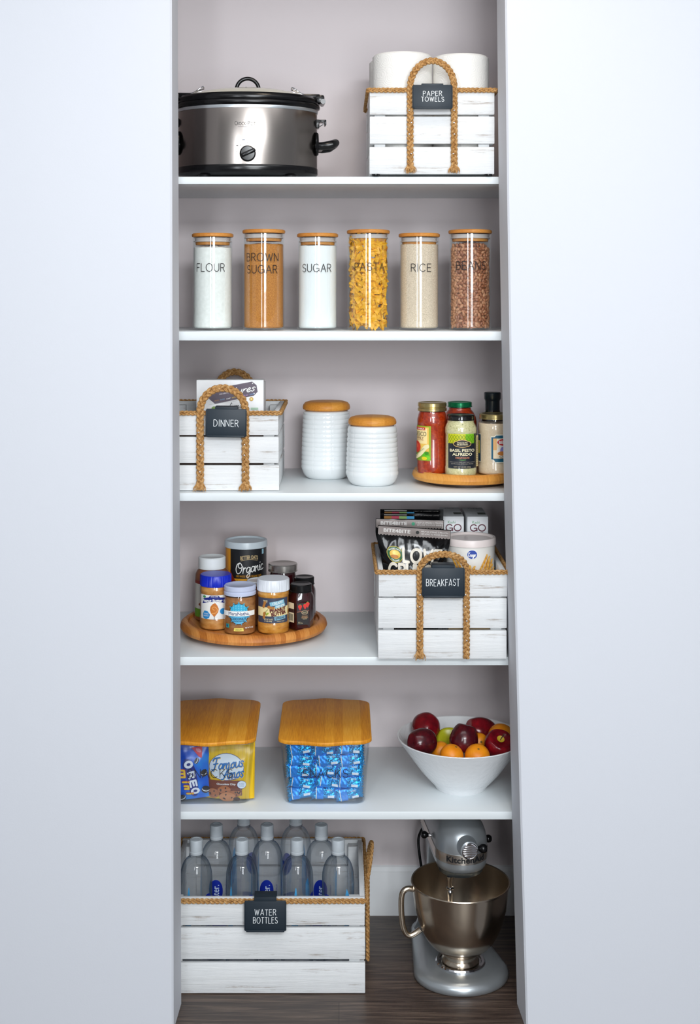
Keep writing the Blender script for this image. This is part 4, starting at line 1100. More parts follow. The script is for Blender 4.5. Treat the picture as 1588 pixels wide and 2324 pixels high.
# oats tub
zc = 3.302; t = thing('oats_canister', 'tall black oats canister with clear lid, rear of turntable', 'canister', (X(558,zc), zc-3, SUSL))
zt = Z(1224, zc)-SUSL; Rc = 0.0508
MB().lathe([(0,0),(Rc,0),(Rc,zt-0.006),(0,zt-0.006)], pm('canister_card',(222,150,40),0.5), 64).build('can_body', t)
MB().lathe([(Rc+0.001,zt-0.016),(Rc+0.0028,zt-0.0155),(Rc+0.0024,zt-0.003),(Rc+0.0012,zt),(Rc-0.003,zt),(Rc-0.0045,zt-0.004),(0,zt-0.004)], pm('clear_plastic_lid',(196,206,212),0.3), 64).build('lid', t)
a = Art(); YL = flat((232,164,34)); zz = zt*1000-16; a.rect(-39, 40, 82, zz, K); a.rect(-39, 40, 82, zz-72, YL); a.text('BETTER OATS', 12, zz-19, 45, 9.5, flat((206,180,132)), 0.02, bend=2.5); a.line(smooth([(-9,zz-28),(12,zz-24.5),(33,zz-28)],5), 0.9, flat((206,180,132)))
a.letters('Organic', 13, zz-43, 76, 27, W, 2.0, -0.02, rot=7, table=LC, shear=0.15); a.text('100% WHOLE GRAIN ORGANIC OATS', 12, zz-66, 66, 5.2, YL)
a.text('OLD FASHIONED', 14, zz-80.5, 84, 7.5, K, 0.03); a.poly([(-39,zz-52),(-22,zz-80),(-18,zz-90),(-30,zz-90),(-39,zz-80)], flat((140,40,26)))
a.rect(47, zz-14, 54, zz-2, flat((150,190,206))); wrap(t, a, Rc)

# ------------------------------------------------------------------ dinner boxes
def carton(name, label, x0, x1, y0, y1, z0, z1, m, cat='box', rz=0.0, group=None):
    t = thing(name, label, cat, ((x0+x1)/2, (y0+y1)/2, z0), rz, group)
    MB().box(-(x1-x0)/2, -(y1-y0)/2, 0, (x1-x0)/2, (y1-y0)/2, z1-z0, m, 0.0012).build('carton', t); return t
WB = pm('white_carton', (236,236,236), 0.5); zc = 3.10; zb = SH[2]+0.0135
x0, x1 = X(445.5,zc), X(598,zc); zt = Z(862.5,zc)
t = carton('food_box', 'white printed food box standing in the dinner crate', x0, x1, zc-3, zc-3+0.045, zb, zt, WB, group='white food boxes in the dinner crate')
a = Art(); PU = flat((96,84,98)); s = zc/3
def q(px, py): return ((px-521.75)*s, (862.5-py)*s)
a.poly([q(465,893),q(472,885),q(572,866),q(582,874),q(584.5,889),q(576,898),q(488,917),q(467,899)], PU)
for p in ((470,890),(573,870),(576.5,893)): a.ell(*q(*p), 1.6, 1.2, W, 45)
x_, y_ = q(552,883); a.letters('tures', x_, y_, 52*s, 17*s, W, 2.0, -0.03, rot=11, table=LC, shear=0.3)
x_, y_ = q(508,893); a.text('DISH & BOWL', x_, y_, 22, 3, flat((226,216,220)), 0.02, rot=11)
for k, (tx, cc) in enumerate((('JOU',(206,150,90)),('RNEY',(130,170,206)),('of',(236,236,236)),('EPIC',(210,180,100)),('UREAN',(140,190,190)),('FLAV',(190,150,200)),('ORS',(120,160,210)))):
    x_, y_ = q(492+k*13.2, 909-k*2.4); a.text(tx, x_, y_, 11, 3, flat(cc), 0.02, rot=10)
x_, y_ = q(533,920); a.letters('Lumo', x_, y_, 34, 14, K, 1.0, 0.0, rot=4, table=LC, shear=0.25); a.line([q(475,918),q(500,914),q(540,909)], 0.4, flat((150,150,150)))
a.ell(*q(570.5,905.5), 4.6, 4.6, flat((206,160,60))); a.ell(*q(570.5,905.5), 2.6, 2.6, flat((246,226,150))); a.rect(q(569,930)[0], q(569,930)[1], q(586,925)[0], q(586,925)[1], flat((176,206,180)))
a.ell(*q(486,926), 6, 4, flat((120,150,80)))
a.build('printed_front', t, lambda u, v, l: (u, -0.0225-l, (zt-zb)+v))
carton('food_box', 'second white food box, its edge showing behind the printed one', X(520,3.16), X(600.5,3.152), zc-3+0.05, zc-3+0.10, zb, Z(868,3.152), WB, group='white food boxes in the dinner crate')
carton('food_box', 'dark brown food carton low in the dinner crate, seen between boards', X(396,3.06), X(615,3.06), 0.052, 0.085, zb, zb+0.125, pm('brown_carton',(84,60,48),0.6))

# ------------------------------------------------------------------ breakfast crate contents
zb = SH[3]+0.0135; zc = 3.098
PT = pm('tub_plastic', (232,230,224), 0.4); h = Z(1217,zc)-zb; R = 0.0595
t = thing('oats_tub', 'round white oats tub with pale lid in the breakfast crate', 'tub', (X(1069.5,zc)-0.003, zc-3, zb))
MB().lathe([(0,0),(R-0.0085,0),(R-0.008,0.002),(R-0.002,h-0.022),(R-0.0015,h-0.006),(0,h-0.006)], PT, 64).build('tub_body', t)
MB().lathe([(R-0.0015,h-0.0165),(R+0.001,h-0.016),(R+0.0005,h-0.003),(R-0.001,h),(R-0.006,h),(R-0.009,h-0.005),(0,h-0.005)], pm('tub_lid',(226,214,210),0.35), 64).build('lid', t)
a = Art(); z1 = h*1000; a.ell(-1, z1-32, 12.4, 10.8, W); a.ell(-1, z1-32, 11.6, 10, flat((40,84,176))); a.ell(-1, z1-32, 10.6, 9, flat((30,66,160))); a.letters('Kroger', -1, z1-32, 18, 10, W, 1.2, -0.02, table=LC)
OA = flat((216,150,46)); OB = flat((232,180,90))
for (bx, by, an, n_) in ((18,z1-78,62,8),(-24,z1-78,118,8),(24,z1-84,38,6),(-6,z1-84,80,4),(34,z1-80,80,6)):
    p, r_ = cos(math.radians(an)), sin(math.radians(an)); a.line([(bx,by),(bx+p*52*n_/9,by+r_*52*n_/9)], 0.6, OA)
    for k in range(n_):
        for sd in (-1, 1): a.ell(bx+p*(10+k*5)-r_*sd*4.2, by+r_*(10+k*5)+p*sd*4.2, 4.4, 2.4, OA if (k+sd) % 2 else OB, an+sd*28)
a.build('label', t, lambda u, v, l: ((R-0.0056+0.004*v/h+0.0006+l)*sin(u/R), -(R-0.0056+0.004*v/h+0.0006+l)*cos(u/R), v), cu=0.004)
GOB = pm('cereal_carton', (228,230,232), 0.5)
def go_box(label, pa, pb, ptop, zf, depth):
    x0, x1 = X(pa,zf), X(pb,zf); zt = Z(ptop, zf)
    t = carton('cereal_box', label, x0, x1, zf-3, zf-3+depth, zb, zt, GOB, 'cereal box', 0, 'white cereal boxes in the breakfast crate')
    w = (x1-x0)*1000; a = Art(); sc_ = zf/3
    a.text('Kashi', -w*0.08, -13*sc_, 17*sc_, 6*sc_, flat((40,140,70)), 0.0); MRN = flat((92,26,48))
    a.letters('GO', 0.5, -25.5*sc_, 34*sc_, 14.5*sc_, MRN, 2.6, 0.2); a.line([(-12,-38),(12,-38)], 1, flat((120,120,120)))
    a.build('printed_front', t, lambda u, v, l: (u, -depth/2-l, zt-zb+v))
    b = Art(); b.text('GO', 0, 55, 22, 8, flat((60,54,56))); b.text('KASHI', -4, -22, 20, 4, flat((110,106,104))); b.text('LEAN', -3, -34, 14, 3, flat((130,126,124))); b.rect(4, -38, w/2-2, -10, flat((76,84,70)))
    b.build('printed_top', t, lambda u, v, l: (u, v, zt-zb+l))
go_box('left white cereal box behind the oats tub', 1004.5, 1052.5, 1172, 3.172, 0.135)
go_box('right white cereal box behind the oats tub', 1060, 1107.5, 1172.5, 3.172, 0.135)
# foil pouches
FOILK = pm('black_foil_pouch', (10,10,12), 0.13, 0, 0.4); STR = flat((136,126,122), 0.35, 0.2)
def pouch(name, label, cat, w, h, d, m, loc, lean=0.0, rz=0.0, roll=0.0, seal=0.12, wr=0.0035, seed=0, flare=0.0, group=None):
    t = thing(name, label, cat, loc, rz, group); t.rotation_euler = (lean, roll, rz)
    def dep(u, v):
        x = abs(2*u/w); y = v/h
        p = max(0.0, 1-x**3.2); top = 1-max(0.0, min(1.0, (y-(1-seal-0.3))/0.3)); top = top*top*(3-2*top); bot = min(1.0, 0.45+y*3.2)
        wv = noise.noise(Vector((u*26+seed, v*20, seed)))*wr+noise.noise(Vector((u*70+seed, v*46, seed)))*wr*0.5
        e = min(1.0, (1-x)*5)
        return 0.001+d/2*p**0.8*top*bot+wv*e*(0.35 if y > 1-seal else 1.0)+wr*0.4
    def fw(v):
        q = max(0.0, min(1.0, (v/h-0.66)/0.24)); return 1-flare*(1-q*q*(3-2*q))
    fr = lambda u, v, l=0.0: (u*fw(v), -dep(u, v)-l, v)
    mb = MB(); mb.grid(lambda a, b: fr((a-0.5)*w, b*h), 36, 44, m)
    mb.grid(lambda a, b: ((a-0.5)*w*fw(b*h), max(0.0, dep((a-0.5)*w, b*h)*0.8-0.0008), b*h), 36, 44, m, True)
    bmesh.ops.remove_doubles(mb.bm, verts=mb.bm.verts, dist=0.0004)
    mb.build('bag', t, sharp=180); return t, fr
GP = 'black granola pouches in the breakfast crate'
zc = 3.062; w = 0.168; h = Z(1196,zc)-zb
def strip_art(h, w, dotcol):
    a = Art(); H = h*1000; wm = w*1000
    zig = [(-wm/2+1, H-1), (wm/2-1, H-1), (wm/2-1, H-19)]
    n_ = 46
    for i in range(n_+1): zig.append((wm/2-1-i*(wm-2)/n_, H-19-(2.2 if i % 2 else 0)))
    a.poly(zig, STR); a.text('BITE4BITE', -wm*0.235, H-9.5, 62, 8.2, flat((214,210,206)), 0.03); a.ell(8, H-10, 4, 4, dotcol)
    a.text('HELP US SPREAD 3 MILLION', 47, H-7, 62, 3.4, flat((226,222,218))); a.text('OF LOVE TO FOOD BANKS', 47, H-12.5, 60, 3.4, flat((226,222,218))); return a
t, fr = pouch('granola_pouch', 'front black granola pouch with large cream lettering', 'pouch', w, h, 0.05, FOILK, (X(924,zc), zc-3, zb), 0.02, -0.05, 0.06, 0.1, 0.004, 3, 0.20, group=GP)
a = strip_art(h, w, flat((20,22,20))); H = h*1000; GR = flat((34,92,50)); CRM = flat((222,214,198), 0.35)
a.ell(-46, H-62, 21, 18, flat((226,196,70))); a.ell(-46, H-62, 20, 17, GR); a.ell(-46, H-62, 14, 10, flat((232,190,80))); a.ell(-44, H-59, 8, 5, flat((242,220,120))); a.ell(-48, H-67, 11, 4, flat((190,120,40)))
a.text("NATURE'S PATH", -46, H-49.5, 29, 4, W, 0.02, bend=4); a.text('ORGANIC', -46, H-75.5, 22, 4, W, 0.02, bend=-3)
a.letters('LOVE', 22, H-62, 92, 28, CRM, 6.4, 0.24); a.letters('CRUNCH', 8, H-96, 146, 28, CRM, 6.6, 0.2); a.text('DARK CHOCOLATE', 0, H-122, 100, 8, flat((200,170,110)))
a.build('printed_front', t, fr, cu=0.005, cv=0.005, step=0.0002)
zc = 3.103; h = Z(1178.5,zc)-zb; w = 0.160
t, fr = pouch('granola_pouch', 'second black granola pouch with grey lettered strip, behind the front one', 'pouch', w, h, 0.03, FOILK, (X(923,zc), zc-3, zb), 0.0, 0.02, 0.025, 0.1, 0.003, 9, 0.22, group=GP)
strip_art(h, w, flat((40,150,110))).build('printed_front', t, fr, cu=0.005, cv=0.005, step=0.0002)
for k, (zc, py, lab, wd, pxc) in enumerate(((3.150, 1165.5, 'black pouch with a coloured stripe, behind the lettered pouches', 0.150, 932), (3.190, 1156, 'rearmost black pouch, only its top edge showing', 0.152, 932))):
    h = Z(py,zc)-zb
    t, fr = pouch('granola_pouch', lab, 'pouch', wd, h, 0.024, FOILK, (X(pxc,zc), zc-3, zb), 0.0, 0.0, 0.008, 0.06, 0.002, 15+k, 0.14, group=GP)
    a = Art(); H = h*1000
    for j, cc in enumerate(((176,120,50),(206,70,96),(150,190,110),(70,170,226))): a.rect(-66+j*18, H-12.5, -48+j*18, H-6, flat(cc))
    a.rect(-66, H-4, -12, H-2, flat((190,186,180))); a.text('HELP US SPREAD LOVE', 34, H-4, 60, 2, flat((130,126,122)))
    a.build('printed_front', t, fr, cu=0.006, cv=0.006, step=0.0002)
carton('granola_box', 'tan granola box low in the breakfast crate, seen between boards', X(1016,3.02), X(1118,3.02), 0.003, 0.03, zb, zb+0.14, pm('tan_carton',(196,166,116),0.6), 'box')
# ------------------------------------------------------------------ acrylic snack bins
def rrect(hw, hd, r, n=7, cy=0.0):
    P = []
    for cx, cyy, a0 in ((hw-r, -hd+r, -90), (hw-r, hd-r, 0), (-hw+r, hd-r, 90), (-hw+r, -hd+r, 180)):
        for i in range(n+1):
            a = math.radians(a0+90*i/n); P.append((cx+r*cos(a), cyy+cy+r*sin(a)))
    return P
BINW0, BINW1, BIND0, BIND1, BINH = 0.0935, 0.1035, 0.1375, 0.146, 0.1425
def snack_bin(label, px, rz):
    yc = 0.0416+BIND0; t = thing('snack_bin', label, 'storage bin', (X(px,3+yc), yc, SH[4]), rz, 'clear snack bins with bamboo lids')
    def ring(hw, hd, r, z): return [(x, y, z) for x, y in rrect(hw, hd, r)]
    th = 0.0025; R = []
    R.append(ring(BINW0-0.006, BIND0-0.006, 0.02, 0)); R.append(ring(BINW0-0.0015, BIND0-0.0015, 0.024, 0.0015)); R.append(ring(BINW0, BIND0, 0.025, 0.005))
    R.append(ring(BINW1, BIND1, 0.027, BINH)); R.append(ring(BINW1-th, BIND1-th, 0.025, BINH))
    R.append(ring(BINW0-th+0.0006, BIND0-th+0.0006, 0.023, 0.0065)); R.append(ring(BINW0-0.008, BIND0-0.008, 0.02, 0.0038))
    MB().loft(R, M_ACRYL).build('bin_body', t)
    O = []; hw, hd, r = 0.1085, 0.155, 0.036
    def wave(x): return 0.0135*math.exp(-(x/0.04)**2)
    n = 40
    for i in range(n+1): x = -hw+r+(2*(hw-r))*i/n; O.append((x, -hd-wave(x)))
    for i in range(1, 8): a = math.radians(-90+90*i/8); O.append((hw-r+r*cos(a), -hd+r*0.85+r*0.85*sin(a)))
    for i in range(0, 9): a = math.radians(90*i/8); O.append((hw-r+r*cos(a), hd-r*0.85+r*0.85*sin(a)))
    for i in range(1, n): x = hw-r-(2*(hw-r))*i/n; O.append((x, hd+wave(x)))
    for i in range(0, 9): a = math.radians(90+90*i/8); O.append((-hw+r+r*cos(a), hd-r*0.85+r*0.85*sin(a)))
    for i in range(1, 8): a = math.radians(180+90*i/8); O.append((-hw+r+r*cos(a), -hd+r*0.85+r*0.85*sin(a)))
    def sc(k, z): return [(x*(1-k/0.1085), y*(1-k/0.157), z) for x, y in O]
    z0 = BINH+0.0004; L = MB().loft([sc(0.0015,z0), sc(0,z0+0.0015), sc(0,z0+0.0075), sc(0.0008,z0+0.0088), sc(0.0018,z0+0.0092)], M_BAMLID)
    L.build('lid', t, sharp=50)
    MB().loft([[(x,y,BINH-0.004) for x,y in rrect(BINW1-0.004,BIND1-0.004,0.022)], [(x,y,z0) for x,y in rrect(BINW1-0.004,BIND1-0.004,0.022)]], pm('bin_seal',(214,222,226),0.4)).build('seal', t)
    return t
def bin_front(v): return BIND0+(BIND1-BIND0)*(v-0.005)/(BINH-0.005)
b1 = snack_bin('clear snack bin of cookie bags, cut by the left jamb', 484, 0.02)
b2 = snack_bin('clear snack bin filled with blue foil wrapped bars', 738.5, 0.0)
for t, dx in ((b1, 0.003), (b2, 0.0015)):
    a = Art(); a.letters('SNACKS', dx*1000, 73, 103, 19.5, M_LETTER, 1.5, 0.28)
    a.build('lettering', t, lambda u, v, l: (u, -bin_front(v)-0.0003-l, v))
# cookie bags
yb = b1.location.y; zb = SH[4]+0.0055; hb = BINH-0.011
BLUE = pm('blue_cookie_bag', (22,96,206), 0.25)
f_ = nz(BLUE, coords(BLUE), 14, 2); base(BLUE, ramp(BLUE, f_, [(0.3,(10,56,170)),(0.5,(20,100,214)),(0.7,(40,160,236))]))
YEL = pm('yellow_cookie_bag', (240,196,24), 0.3)
fx = b1.location.x; front = yb-BIND0
zq = 3+front+0.03
t, fr = pouch('cookie_bag', 'blue bag of mini sandwich cookies at the left of the bin', 'cookie bag', 0.125, hb, 0.030, BLUE, (X(423,zq), front+0.0245, zb), -0.03, 0.06, -0.10, 0.08, 0.003, 31, group='cookie bags in the clear bin')
a = Art(); s = zq/3; WH = flat((240,244,248)); DB = flat((14,40,130)); YB = flat((246,206,40)); RD = flat((214,40,60)); DK = flat((38,36,40))
def wq(px, py): return ((px-418)*s, (1812-py)*s)
def cookie(px, py, r, sq, rot):
    x_, y_ = wq(px, py); a.ell(x_, y_, r, r*sq, DK, rot); p, q_ = -sin(math.radians(rot)), cos(math.radians(rot)); a.ell(x_+p*r*0.32, y_+q_*r*0.32, r*0.96, r*sq*0.86, WH, rot); a.ell(x_+p*r*0.5, y_+q_*r*0.5, r*0.96, r*sq*0.82, DK, rot)
P = [wq(*p) for p in ((424,1720),(436,1724),(446,1745),(449,1780),(446,1802),(436,1806),(428,1790),(424,1755),(418,1735))]
a.poly(smooth(P+[P[0]], 4), DB)
L = (('O',432,1733,13),('R',436.5,1757,11),('E',438.5,1776,11),('O',441.5,1793,10.5))
for ch, px, py, hh in L:
    x_, y_ = wq(px, py)
    if ch == 'O': a.ell(x_, y_, 10.5, 8.8 if hh > 12 else 7.6, WH, 8); a.ell(x_, y_, 4.6, 3.4, DB, 8)
    else: a.letters(ch, x_, y_, 12.5, 13.5, WH, 4.4, 0, rot=-82)
for dx, cc, sw in ((0, RD, 5.6), (0, YB, 4.0)):
    x_, y_ = wq(420.5, 1769); 
    for ch, px, py in (('m',417,1753),('i',420,1770),('n',423,1783),('i',427,1797)):
        x_, y_ = wq(px, py)
        if ch == 'i': a.line([(x_-4.5,y_+0.5),(x_+4,y_-0.6)], sw, cc); a.ell(x_+8.6, y_-1.2, sw/2, sw/2, cc)
        elif ch == 'n': a.line([(x_-4.5,y_+4.5),(x_+4,y_+3.2),(x_+4.4,y_-3),(x_-4,y_-2)], sw, cc)
        else: a.line([(x_-4.5,y_+10),(x_+4,y_+8.6),(x_+4.4,y_+1.5),(x_-4,y_+2.4)], sw, cc); a.line([(x_+4,y_+1),(x_+4.4,y_-6),(x_-4,y_-5)], sw, cc)
a.poly([wq(441,1699),wq(466,1699),wq(463,1722),wq(456,1718)], RD); x_, y_ = wq(457,1706); a.ell(x_, y_, 7, 3.6, flat((240,150,160)), -30)
cookie(452,1727,6.5,0.5,55); cookie(465,1757,7.5,0.9,10); cookie(464,1794,9,0.75,-25); cookie(412,1806,8,0.8,20)
a.build('printed_front', t, fr, cu=0.005, cv=0.005, step=0.00015)
t, fr = pouch('cookie_bag', 'yellow bag of bite size chocolate chip cookies in the bin', 'cookie bag', 0.112, hb-0.001, 0.034, YEL, (X(522.5,zq), front+0.030, zb), -0.03, -0.02, 0.01, 0.08, 0.0022, 37, group='cookie bags in the clear bin')
a = Art(); sx = 524.0
def wq(px, py): return ((px-sx)*s, (1812-py)*s)
BR = flat((122,58,36)); LG = flat((196,150,20))
for i in range(13): a.line([wq(470+i*9,1692), wq(470+i*9,1812)], 0.35, LG)
a.poly([wq(474,1752),wq(480,1768),wq(552,1768),wq(552,1745),wq(552,1803),wq(478,1803)], BR)
x_, y_ = wq(516,1739); a.ell(x_, y_, 40*s, 29*s, flat((60,70,130))); a.ell(x_, y_, 39*s, 28*s, flat((226,236,242)))
FB = flat((18,110,180)); x_, y_ = wq(517,1729); a.letters('Famous', x_+0.8, y_-0.8, 75, 25, flat((240,206,120)), 3.6, -0.03, rot=8, table=LC, shear=0.25); a.letters('Famous', x_, y_, 75, 25, FB, 3.0, -0.03, rot=8, table=LC, shear=0.25)
x_, y_ = wq(529,1750); a.letters('Amos', x_+0.8, y_-0.8, 52, 26, flat((240,206,120)), 3.6, -0.03, rot=8, table=LC, shear=0.25); a.letters('Amos', x_, y_, 52, 26, FB, 3.0, -0.03, rot=8, table=LC, shear=0.25)
x_, y_ = wq(529,1760); a.text('Bite Size', x_, y_, 22, 4, flat((60,90,160)), 0.02, shear=0.2, rot=8); x_, y_ = wq(532,1764.5); a.text('Cookies', x_, y_, 16, 3, flat((60,90,160)), 0.02, shear=0.2, rot=8)
x_, y_ = wq(516,1776); a.text('Chocolate Chip', x_, y_, 44, 5.6, W, 0.02)
CK = flat((176,104,60)); CK2 = flat((200,130,80)); CH = flat((66,32,22))
for (px, py, rx, ry, cc) in ((487,1798,14,12,CK),(512,1788,15,9,CK),(535,1797,15,8,CK),(519,1805,19,12,CK2),(540,1810,8,5,CH),(545,1793,6,4,CK2)):
    x_, y_ = wq(px, py); a.ell(x_, y_, rx, ry, cc)
    for k in range(4): a.ell(x_+rx*0.55*cos(k*2.2+px), y_+ry*0.5*sin(k*2.2+px), 2.4, 1.8, CH, k*40)
x_, y_ = wq(551.5,1775); a.ell(x_, y_, 10.5, 9, flat((60,90,160))); a.ell(x_, y_, 9.8, 8.3, flat((226,236,242)))
for k in range(3): a.text(('Our Perfect','Chocolate','Cookies')[k], x_, y_+3-k*3, 12, 1.8, flat((80,100,150)))
a.build('printed_front', t, fr, cu=0.005, cv=0.005, step=0.00015)
# blue foil bars
FOIL = pm('blue_foil', (44,170,236), 0.17, 0.85)
f_ = nz(FOIL, coords(FOIL), 60, 3, 0.6, 1.2); bump(FOIL, f_, 1.0, 0.006)
FOILB = pm('blue_print', (24,140,232), 0.3, 0.4); FOILW = flat((226,232,238), 0.35)
def foil_bar():
    t = thing('foil_bar', 'x', 'snack bar', (0,0,0), 0, 'blue foil snack bars in the clear bin')
    w, h, d = 0.064, 0.034, 0.021
    def dep(x, y, sgn):
        p = max(0.0, 1-abs(2*x/w)**5)**0.6; q = max(0.0, 1-abs(2*y/h)**4)**0.5
        cr = 0.0016*noise.noise(Vector((x*190, y*150, sgn*3)))+0.0018*abs(noise.noise(Vector((x*110, y*80, sgn*5+2))))
        return sgn*(0.0007+(d/2)*p*q+cr*min(1,p*q*3))
    def pos(a, b, sgn):
        x, y = (a-0.5)*w, (b-0.5)*h
        e = abs(2*a-1); y *= 1-0.14*(1-e)**0.3+0.10*max(0,e-0.86)/0.14
        return (x+0.0014*(1 if b*12 % 2 < 1 else -1)*(1 if e > 0.99 else 0)*(1 if a > 0.5 else -1), dep(x, (b-0.5)*h, sgn), y)
    mb = MB(); mb.grid(lambda a, b: pos(a, b, -1), 40, 22, FOIL); mb.grid(lambda a, b: pos(a, b, 1), 40, 22, FOIL, True)
    mb.build('wrapper', t, sharp=180)
    a = Art(); a.rect(-19, -15, -4, 14, FOILB); a.rect(-21.5, -15, -19.5, 14, FOILW); a.rect(6, -11, 21, -5.5, FOILW); a.text('SIZE', 10, 7, 12, 3.6, FOILW, 0.01)
    a.build('printed_front', t, lambda u, v, l: (u, dep(u, v*1.0, -1)-0.0006-l, v*0.95), cu=0.003, cv=0.003)
    return t
proto = foil_bar(); rnd = random.Random(12); bars = []
names = ('left', 'middle', 'right'); rows_ = ('bottom', 'second', 'third', 'fourth', 'top')
yb = b2.location.y; k = 0
for r in range(5):
    for c in range(3):
        o = proto if k == 0 else copy_tree(proto); k += 1
        z = SH[4]+0.0215+r*0.0258+rnd.uniform(-0.001,0.001)
        o.location = (b2.location.x+(c-1)*0.0555+rnd.uniform(-0.003,0.003)+(0.006 if r % 2 else -0.002)*(1 if c == 1 else 0.2), yb-BIND0+0.0185+0.004*rnd.random()-0.0004*r, z)
        o.rotation_euler = (rnd.uniform(-0.45,0.1), rnd.uniform(-0.2,0.2), rnd.uniform(-0.16,0.16))
        o['label'] = 'blue foil wrapped bar, %s of the %s row in the bin' % (names[c], rows_[r])
# ------------------------------------------------------------------ fruit bowl and fruit
zc = 3.154; bx, by = X(1045,zc), zc-3
t = thing('fruit_bowl', 'white textured porcelain bowl full of apples and oranges', 'bowl', (bx, by, SH[4]), 0.2)
Rb_, Hb = 0.1525, 0.1205
prof = [(0,0.003),(0.050,0.003),(0.054,0),(0.060,0),(0.0625,0.003),(0.064,0.008),(0.078,0.022),(0.0955,0.042),(0.112,0.064),(0.130,0.089),(0.145,0.110),(Rb_-0.001,Hb-0.001),(Rb_-0.0015,Hb+0.0008),(Rb_-0.005,Hb),(0.138,0.106),(0.1235,0.087),(0.105,0.063),(0.088,0.042),(0.070,0.024),(0.045,0.012),(0,0.010)]
MB().lathe(prof, M_PORC, 96).build('bowl', t)
def fruit_mat(name, c, rough, sc, bs, lo, hi):
    m = pm(name, c, rough); f_ = nz(m, coords(m), sc, 4, 0.6); base(m, ramp(m, f_, [(0.3,lo),(0.55,c),(0.75,hi)])); 
    if bs: bump(m, nz(m, coords(m), 420, 2), bs, 0.0008)
    return m
M_APR = fruit_mat('red_apple_skin', (122,10,24), 0.2, 45, 0, (84,6,18), (150,18,30))
M_APD = fruit_mat('dark_apple_skin', (78,12,22), 0.18, 55, 0, (52,8,18), (104,18,26))
M_APG = fruit_mat('green_apple_skin', (186,184,34), 0.3, 40, 0, (168,170,26), (204,198,60))
M_OR = fruit_mat('orange_skin', (240,148,20), 0.4, 30, 0.35, (232,132,12), (246,164,36))
M_STEM = pm('fruit_stem', (74,56,36), 0.7)
M_HOLL = pm('apple_hollow', (206,176,50), 0.4)
def apple(label, px, py, z, r, m, rot, tall=1.12, hollow=False):
    t = thing('apple', label, 'apple', (X(px,z), z-3, Z(py,z))); t.rotation_euler = rot
    prof = []
    for i in range(33):
        a = PI*i/32; c = -cos(a); rr = sin(a)**0.86
        rad = r*rr*(1.0+0.10*c) ; zz = r*tall*c*0.94
        if c > 0.72: zz -= r*0.42*((c-0.72)/0.28)**1.6
        if c < -0.8: zz += r*0.22*((-c-0.8)/0.2)**1.5
        prof.append((rad if 0 < i < 32 else 0.0, zz))
    def fn(a, z): return 1+0.035*cos(5*a)*(1 if z < 0 else 0.6)*min(1,abs(z)/(r*0.8))
    mb = MB(); mb.lathe(prof, m, 48, fn=fn); o = mb.build('skin', t, sharp=180)
    zt = prof[-1][1]
    if hollow: MB().lathe([(0,zt+0.0008),(r*0.15,zt+r*0.045),(r*0.24,zt+r*0.14),(r*0.26,zt+r*0.155)], M_HOLL, 24).build('stem_hollow', t, sharp=180)
    MB().tube([(0,0,zt-0.001),(0.001,0,zt+r*0.3),(0.004,0.001,zt+r*0.62)], [0.0011,0.0011,0.0017], M_STEM, 8).build('stem', t)
def orange(label, px, py, z, r, rot):
    t = thing('orange', label, 'orange', (X(px,z), z-3, Z(py,z))); t.rotation_euler = rot
    mb = MB(); mb.ball((0,0,0), r, M_OR, (1,1,0.93), 36, 24, fn=lambda p: 1-0.05*max(0,(p.z-0.86)/0.14)); mb.build('peel', t, sharp=180)
    MB().lathe([(0,r*0.9),(0.0022,r*0.895),(0.003,r*0.87)], pm('stem_scar',(120,96,36),0.7), 10).build('stem_scar', t)
apple('dark red apple at the back left of the bowl', 966, 1653, 3.205, 0.0345, M_APR, (-1.15,0.2,0))
apple('darkest red apple lying on its side at the front left of the bowl', 957, 1684, 3.10, 0.0315, M_APD, (-0.35,1.75,0.25), 1.24)
apple('upright dark red apple in the middle of the bowl', 1053, 1677, 3.108, 0.0335, M_APD, (2.9,0.25,0), 1.22)
apple('bright red apple lying at the back right of the bowl', 1090, 1661, 3.210, 0.035, M_APR, (0.15,2.0,0.45), 1.28)
apple('red apple with yellow stem hollow at the right edge of the bowl', 1131, 1691, 3.108, 0.0345, M_APR, (0.62,0.18,0), 1.02, True)
apple('yellow green apple between the red apples', 1019, 1685, 3.192, 0.034, M_APG, (0.75,-0.05,0), 0.98)
orange('orange at the front of the bowl beside the green apple', 1025, 1715, 3.065, 0.0275, (0.2,0.4,0))
orange('orange with its stem scar showing, front centre of the bowl', 1083, 1717, 3.065, 0.0295, (0.55,0.05,0))
orange('small orange peeking out beside the darkest apple', 1000, 1706, 3.128, 0.0235, (1.2,0,0))
orange('orange peeking out behind the upright apple', 1087, 1684, 3.160, 0.0215, (1.2,0.5,0))
orange('orange behind the apple at the right edge of the bowl', 1137, 1671, 3.168, 0.0315, (-0.6,0.3,0))

